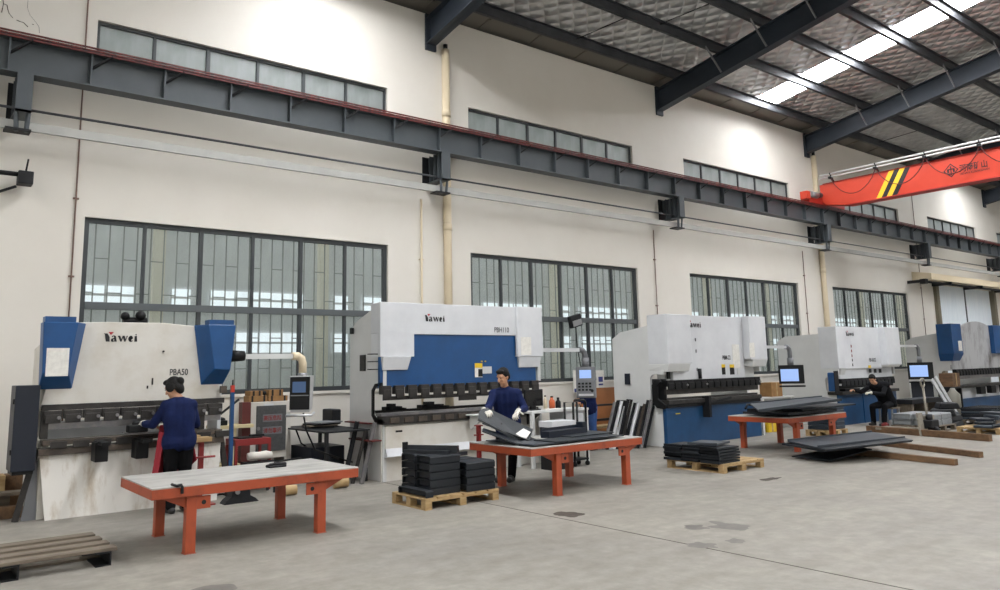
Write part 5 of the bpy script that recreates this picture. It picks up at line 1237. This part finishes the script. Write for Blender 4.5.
# ------------------------------------------------------------------ people
M_skin = mat('skin', '#b98a6c', .5); M_hair = mat('black hair', '#0a0806', .6, spec=.25, bump=.4, bscale=90)
M_navy = mat('navy work jacket', '#172249', .85, 0, '#111a3a', 6.0, spec=.15, bump=.35, bscale=14)
M_blackc = mat('black cloth', '#0a0a0c', .85, spec=.15, bump=.3, bscale=14)
M_darkc = mat('near black jacket', '#0e0f12', .85, spec=.15, bump=.3, bscale=14)
M_jeans = mat('blue jeans', '#274a80', .8, 0, '#1f3d6c', 8)
M_redc = mat('red apron cloth', '#8e1f2c', .8, bump=.3, bscale=14)
M_glove = mat('off white work glove', '#c3bfb4', .85, bump=.3, bscale=30)
M_shoe = mat('dark shoe', '#1c1a19', .6)
def fuse(b, name, m, parent, vox=.009, smooth=4):
    """one continuous skin out of overlapping volumes"""
    me = bpy.data.meshes.new('tmp'); bmesh.ops.recalc_face_normals(b.bm, faces=b.bm.faces); b.bm.to_mesh(me); b.bm.free()
    o = bpy.data.objects.new('tmp', me); COL.objects.link(o)
    r = o.modifiers.new('r', 'REMESH'); r.mode = 'VOXEL'; r.voxel_size = vox
    s = o.modifiers.new('s', 'SMOOTH'); s.factor = .5; s.iterations = smooth
    bpy.context.view_layer.update()
    me2 = bpy.data.meshes.new_from_object(o.evaluated_get(bpy.context.evaluated_depsgraph_get()))
    bpy.data.objects.remove(o); bpy.data.meshes.remove(me)
    q = MB(); q.bm.from_mesh(me2); bpy.data.meshes.remove(me2)
    return q.build(name, m, parent, smooth=True)
def V(*a): return Vector(a)
def hand(b, wrist, d, n, side, r=1.0, curl=.7, spread=.12):
    """palm and five separate fingers; d along the hand, n out of the palm, side +1/-1 puts the thumb"""
    d = Vector(d).normalized(); n = Vector(n); n = (n-d*n.dot(d)).normalized(); s = d.cross(n)*side
    w = Vector(wrist); L = .085*r
    for q in (-.028, -.01, .01, .028): b.cap(w+s*q*.7, w+d*L+s*q*r, .016*r, .015*r, 8)
    for k, (q, ln) in enumerate(((-.033, .062), (-.011, .078), (.011, .084), (.033, .075))):
        p = w+d*L+s*q*r; a = .25; rr = (.0085, .0095, .0098, .0095)[k]*r
        dirk = (d+s*spread*(q/.033)*.5).normalized()
        for f in (.45, .32, .23):
            a2 = a
            dd = (dirk*math.cos(a2)+n*math.sin(a2)); p2 = p+dd*ln*f*r
            b.cap(p, p2, rr, rr*.93, 8); p = p2; rr *= .93; a += curl
    p = w+d*.025*r+s*.03*r
    for ln, a in ((.04, .2), (.03, .6), (.024, .95)):
        dd = (s*math.cos(a)*.8+d*.65+n*.45*math.sin(a)+n*.2).normalized(); p2 = p+dd*ln*r; b.cap(p, p2, .0115*r, .0105*r, 8); p = p2
def head(b, c, face, up=(0,0,1), s=1.0):
    f = Vector(face).normalized(); u = Vector(up); u = (u-f*u.dot(f)).normalized(); r = f.cross(u)
    R = Matrix((r, f, u)).transposed()
    def at(x, y, z): return Vector(c)+r*x*s+f*y*s+u*z*s
    b.sph(at(0, -.012, .022), (.074*s, .093*s, .098*s), 18, R)        # cranium
    b.sph(at(0, .018, -.045), (.058*s, .068*s, .075*s), 16, R)        # face / jaw
    b.sph(at(0, .058, -.098), (.026*s, .024*s, .020*s), 10, R)        # chin
    b.cap(at(0, .088, .004), at(0, .105, -.034), .009*s, .014*s, 8)   # nose
    b.sph(at(0, .075, -.066), (.026*s, .016*s, .012*s), 10, R)        # lips
    for q in (-1, 1):
        b.sph(at(q*.076, -.008, -.012), (.010*s, .022*s, .033*s), 10, R)   # ears
        b.sph(at(q*.038, .06, -.030), (.020*s, .018*s, .018*s), 10, R)     # cheeks
        b.cap(at(q*.016, .083, .028), at(q*.046, .072, .028), .009*s, .008*s, 8)  # brow
    return at, R
def figure(name, loc, label, J, clothes, hair, face, gloves=None, vox=.009, hands=None, sc=1.0, up=(0,0,1), bulk=0.0):
    t = thing(name, loc, label, 'person')
    b = MB(); at, R = head(b, J['head'], face, up, sc)
    neck, chest, waist, pel = J['neck'], J['chest'], J['waist'], J['pelvis']
    b.cap(Vector(J['head'])-Vector((0,0,.05)), neck, .052*sc, .056*sc)
    sl, sr = J['shoulder_l'], J['shoulder_r']; hl, hr = J['hip_l'], J['hip_r']
    def torso(b, g):
        b.cap(sl, sr, .058+g, .058+g); ac = (Vector(sl)+Vector(sr))/2
        sx = (Vector(sr)-Vector(sl)).normalized()
        for q in (-.085, 0, .085):
            b.cap(Vector(ac)+sx*q-V(0,0,.01), Vector(chest)+sx*q, .085+g, .098+g); b.cap(Vector(chest)+sx*q, Vector(waist)+sx*q*.85, .098+g, .088+g)
            b.cap(Vector(waist)+sx*q*.85, Vector(pel)+sx*q*.9, .088+g, .095+g)
        b.cap(Vector(neck)-V(0,0,.03), ac, .05+g, .075+g)
    def arm(b, S, E_, W, g, full=True):
        b.cap(S, E_, .050+g, .041+g); b.cap(E_, W, .041+g, .028+g*1.2)
    def leg(b, H, K, A, g): b.cap(H, K, .083+g, .055+g); b.cap(K, A, .055+g, .036+g*1.25)
    torso(b, 0); arm(b, sl, J['elbow_l'], J['wrist_l'], 0); arm(b, sr, J['elbow_r'], J['wrist_r'], 0)
    leg(b, hl, J['knee_l'], J['ankle_l'], 0); leg(b, hr, J['knee_r'], J['ankle_r'], 0)
    for s_ in 'lr':
        A = Vector(J['ankle_'+s_]); T_ = Vector(J['toe_'+s_]); b.cap(A, A+(T_-A)*.2-V(0,0,.02), .035, .035); b.cap(A-V(0,0,.03), T_, .032, .028)
        d, n, sd = hands[s_]; hand(b, J['wrist_'+s_], d, n, sd, sc)
    fuse(b, 'body', M_skin, t, vox, 3)
    for part_, m in clothes:
        g = MB()
        if part_ == 'jacket':
            torso(g, .022+bulk); arm(g, sl, J['elbow_l'], Vector(J['wrist_l'])+(Vector(J['elbow_l'])-Vector(J['wrist_l'])).normalized()*.03, .017); arm(g, sr, J['elbow_r'], Vector(J['wrist_r'])+(Vector(J['elbow_r'])-Vector(J['wrist_r'])).normalized()*.03, .017)
            sx = (Vector(sr)-Vector(sl)).normalized(); hem = Vector(pel)-V(0,0,.10)
            if 'hem' in J: hem = Vector(J['hem'])
            for q in (-.09, 0, .09): g.cap(Vector(pel)+sx*q, hem+sx*q, .122, .12)
            c0 = Vector(neck)+V(0,0,.005); g.tube([c0-V(0,0,.04), c0+V(0,0,.02)], [.085, .068], 14)
            fuse(g, 'jacket', m, t, .012, 3)
        elif part_ == 'trousers':
            sx = (Vector(hr)-Vector(hl)).normalized()
            for q in (-.06, 0, .06): g.cap(Vector(pel)+sx*q, (Vector(hl)+Vector(hr))/2+sx*q, .098, .1)
            leg(g, hl, J['knee_l'], J['ankle_l'], .022); leg(g, hr, J['knee_r'], J['ankle_r'], .022)
            fuse(g, 'trousers', m, t, .012, 3)
        elif part_ == 'shoes':
            for s_ in 'lr':
                A = Vector(J['ankle_'+s_]); T_ = Vector(J['toe_'+s_]); h = MB()
                bk = A-(T_-A).normalized()*.045; bk.z = T_.z
                h.cap(bk, T_+V(0,0,.004), .043, .042); h.cap(A-V(0,0,.02), (A+T_)/2, .047, .042)
                fuse(h, 'shoe', m, t, .009, 3)
    h = MB()
    for (p, r_) in hair: h.sph(at(*p), tuple(v*sc for v in r_), 14, R)
    fuse(h, 'hair', M_hair, t, .009, 2)
    for q in (-1, 1): MB().sph(at(q*.031, .079, .008), (.011*sc, .008*sc, .007*sc), 10, R).build('eye', M_black, t)
    if gloves:
        for s_ in gloves:
            g = MB(); d, n, sd = hands[s_]; W = Vector(J['wrist_'+s_]); hand(g, W, d, n, sd, sc*1.12); g.cap(W-Vector(d).normalized()*.05, W+Vector(d).normalized()*.02, .042, .04)
            fuse(g, 'glove', M_glove, t, .006, 2)
    return t, at
HAIR_M = [((0, -.022, .045), (.081, .094, .085)), ((0, .03, .085), (.066, .055, .034)), ((0, -.07, -.01), (.066, .045, .07)), ((-.07, -.02, .03), (.016, .05, .05)), ((.07, -.02, .03), (.016, .05, .05))]
HAIR_F = [((0, -.025, .04), (.086, .098, .092)), ((0, .035, .088), (.07, .056, .036)), ((0, -.075, -.03), (.072, .05, .085)), ((-.072, -.005, .005), (.018, .06, .07)), ((.072, -.005, .005), (.018, .06, .07)), ((0, -.115, .035), (.05, .045, .05))]

# the woman at the old machine: back to the camera, looking down to her left, hands at the die
fx = 2.93; fy = 10.42
J = dict(head=(2.87, 10.46, 1.545), neck=(2.93, 10.40, 1.405), chest=(2.93, 10.37, 1.20), waist=(2.94, 10.36, 1.02), pelvis=(2.95, 10.37, .90),
    shoulder_l=(2.79, 10.42, 1.32), shoulder_r=(3.07, 10.34, 1.32), elbow_l=(2.66, 10.52, 1.09), elbow_r=(3.17, 10.44, 1.07), wrist_l=(2.60, 10.72, 1.10), wrist_r=(2.88, 10.74, 1.06),
    hip_l=(2.86, 10.38, .86), hip_r=(3.03, 10.36, .86), knee_l=(2.86, 10.42, .47), knee_r=(3.04, 10.40, .47), ankle_l=(2.87, 10.36, .09), ankle_r=(3.05, 10.34, .09), toe_l=(2.84, 10.52, .035), toe_r=(3.06, 10.50, .035), hem=(2.94, 10.36, .86))
H = dict(l=((-.25, 1, -.12), (.2, 0, -1), 1), r=((-.4, 1, -.05), (-.2, 0, -1), -1))
W1, at1 = figure('person', (fx, fy, 0), 'person in navy jacket and red apron, back turned, working at the old machine', J,
    (('trousers', M_blackc), ('jacket', M_navy), ('shoes', M_shoe)), HAIR_F, (-.62, .62, -.42), gloves='lr', hands=H, up=(0,.1,1), sc=1.07)
g = MB()
g.hexa([(2.66,10.50,.40),(2.84,10.56,.42),(2.84,10.58,.42),(2.66,10.52,.40),(2.74,10.49,1.08),(2.88,10.53,1.08),(2.88,10.55,1.08),(2.74,10.51,1.08)])
g.hexa([(2.84,10.56,.42),(3.12,10.54,.45),(3.12,10.56,.45),(2.84,10.58,.42),(2.88,10.53,1.08),(3.06,10.52,1.08),(3.06,10.54,1.08),(2.88,10.55,1.08)])
g.hexa([(2.66,10.47,.42),(2.70,10.36,.44),(2.71,10.38,.44),(2.67,10.52,.42),(2.75,10.46,1.0),(2.78,10.40,.98),(2.79,10.42,.98),(2.76,10.50,1.0)])
g.hexa([(3.12,10.52,.52),(3.17,10.38,.62),(3.19,10.40,.62),(3.14,10.55,.52),(3.06,10.50,.9),(3.12,10.40,.88),(3.13,10.42,.88),(3.08,10.53,.9)])
fuse(g, 'apron', M_redc, W1, .01, 4)
# the small sheet she feeds
tag(MB().box(2.42, 2.95, 10.78, 11.05, .975, .985).build('workpiece', M_tooll), 'narrow bright sheet strip held at the die of the old machine', 'workpiece')
tag(MB().box(2.42, 2.66, 10.72, 10.86, .99, 1.09, bev=.015).sph((2.52,10.78,1.1), (.05,.05,.04), 10).build('hand_magnet', M_black), 'black gripping tool in the left hand of the person at the old machine', 'tool')

# the man in navy between second machine and middle table
J = dict(head=(7.31, 9.22, 1.575), neck=(7.385, 9.27, 1.41), chest=(7.40, 9.28, 1.21), waist=(7.44, 9.31, 1.02), pelvis=(7.47, 9.33, .90),
    shoulder_l=(7.53, 9.16, 1.315), shoulder_r=(7.235, 9.36, 1.315), elbow_l=(7.585, 9.05, 1.09), elbow_r=(7.02, 9.22, 1.12), wrist_l=(7.27, 8.84, 1.06), wrist_r=(6.80, 9.0, 1.10),
    hip_l=(7.54, 9.27, .86), hip_r=(7.42, 9.40, .86), knee_l=(7.50, 9.25, .47), knee_r=(7.40, 9.42, .47), ankle_l=(7.52, 9.32, .09), ankle_r=(7.42, 9.47, .09), toe_l=(7.40, 9.24, .035), toe_r=(7.28, 9.38, .035), hem=(7.46, 9.32, .83))
H = dict(l=((-.75, -.45, -.3), (-.1, -.5, -1), 1), r=((-.2, -.8, -.15), (.2, -.2, -1), -1))
figure('person', (7.44, 9.35, 0), 'person in navy work jacket and white gloves holding a slate plate over the middle table', J,
    (('trousers', M_blackc), ('jacket', M_navy), ('shoes', M_shoe)), HAIR_M, (-.93, -.12, -.32), gloves='lr', hands=H, sc=1.08)

# seated worker at the fourth machine
J = dict(head=(20.22, 9.93, 1.21), neck=(20.43, 9.93, 1.07), chest=(20.62, 9.90, .90), waist=(20.74, 9.88, .74), pelvis=(20.80, 9.86, .60),
    shoulder_l=(20.55, 9.76, 1.04), shoulder_r=(20.48, 10.10, 1.03), elbow_l=(20.30, 9.72, .82), elbow_r=(20.22, 10.26, .88), wrist_l=(20.05, 9.90, .86), wrist_r=(20.14, 10.42, .93),
    hip_l=(20.78, 9.78, .55), hip_r=(20.78, 9.98, .55), knee_l=(20.36, 9.74, .50), knee_r=(20.36, 10.06, .50), ankle_l=(20.34, 9.78, .09), ankle_r=(20.44, 10.1, .09), toe_l=(20.18, 9.80, .035), toe_r=(20.28, 10.12, .035), hem=(20.86, 9.86, .54))
H = dict(l=((-1, .5, .05), (0, .2, -1), -1), r=((-1, .1, 0), (0, 0, -1), 1))
figure('person', (20.7, 9.9, 0), 'person in dark jacket seated on a stool, leaning into the fourth machine', J,
    (('trousers', M_darkc), ('jacket', M_darkc), ('shoes', M_shoe)), HAIR_M, (-.85, -.1, -.55), gloves='l', hands=H, vox=.012, bulk=.03)
t = thing('work_stool', (20.86, 9.88, 0), 'small stool with a red foot under the seated worker', 'stool')
MB().box(20.66, 21.1, 9.68, 10.08, .42, .46, bev=.008).build('seat', M_woodg, t)
for x in (20.7, 21.06):
    for y in (9.72, 10.04): MB().beam((x, y, .42), (x+(.03 if x > 20.9 else -.03), y, 0), .04, .04).build('leg', M_bagr, t)
tag(MB().box(20.04, 20.2, 9.58, 9.72, 0, .09, bev=.02).box(20.08, 20.16, 9.62, 9.68, .09, .12).build('foot_pedal', mat('dull red pedal', '#6a1c1a', .6)), 'red foot pedal on the floor before the seated worker', 'pedal')

# the worker behind the second pendant
J = dict(head=(11.36, 11.62, 1.585), neck=(11.43, 11.62, 1.43), chest=(11.48, 11.60, 1.22), waist=(11.5, 11.6, 1.03), pelvis=(11.5, 11.6, .91),
    shoulder_l=(11.40, 11.44, 1.33), shoulder_r=(11.58, 11.76, 1.33), elbow_l=(11.22, 11.36, 1.10), elbow_r=(11.58, 11.84, 1.06), wrist_l=(11.0, 11.4, 1.05), wrist_r=(11.4, 11.8, .95),
    hip_l=(11.48, 11.51, .87), hip_r=(11.52, 11.68, .87), knee_l=(11.46, 11.5, .48), knee_r=(11.52, 11.7, .48), ankle_l=(11.5, 11.5, .09), ankle_r=(11.56, 11.7, .09), toe_l=(11.36, 11.48, .035), toe_r=(11.42, 11.7, .035), hem=(11.5, 11.6, .80))
H = dict(l=((-1, .1, -.1), (0, .2, -1), -1), r=((-1, 0, -.2), (0, 0, -1), 1))
figure('person', (11.5, 11.6, 0), 'person in navy jacket and blue jeans standing mostly hidden behind the second control pendant', J,
    (('trousers', M_jeans), ('jacket', M_navy), ('shoes', M_shoe)), HAIR_M, (-1, -.25, -.2), hands=H, vox=.012)
# ------------------------------------------------------------------ light: overcast sky all round, daylight through the roof sheets
w = bpy.data.worlds.new('overcast sky'); SC.world = w; w.use_nodes = True
bg = w.node_tree.nodes['Background']; bg.inputs['Color'].default_value = (.86, .93, 1.0, 1); bg.inputs['Strength'].default_value = 1.3
SC.view_settings.view_transform = 'Standard'; SC.view_settings.look = 'None'; SC.view_settings.gamma = 1.0
SC.view_settings.use_curve_mapping = False; SC.view_settings.exposure = 0.0
SC.cycles.use_denoising = True
SC.cycles.max_bounces = 8; SC.cycles.diffuse_bounces = 4; SC.cycles.glossy_bounces = 4; SC.cycles.transparent_max_bounces = 12
SC.cycles.sample_clamp_indirect = 6.0
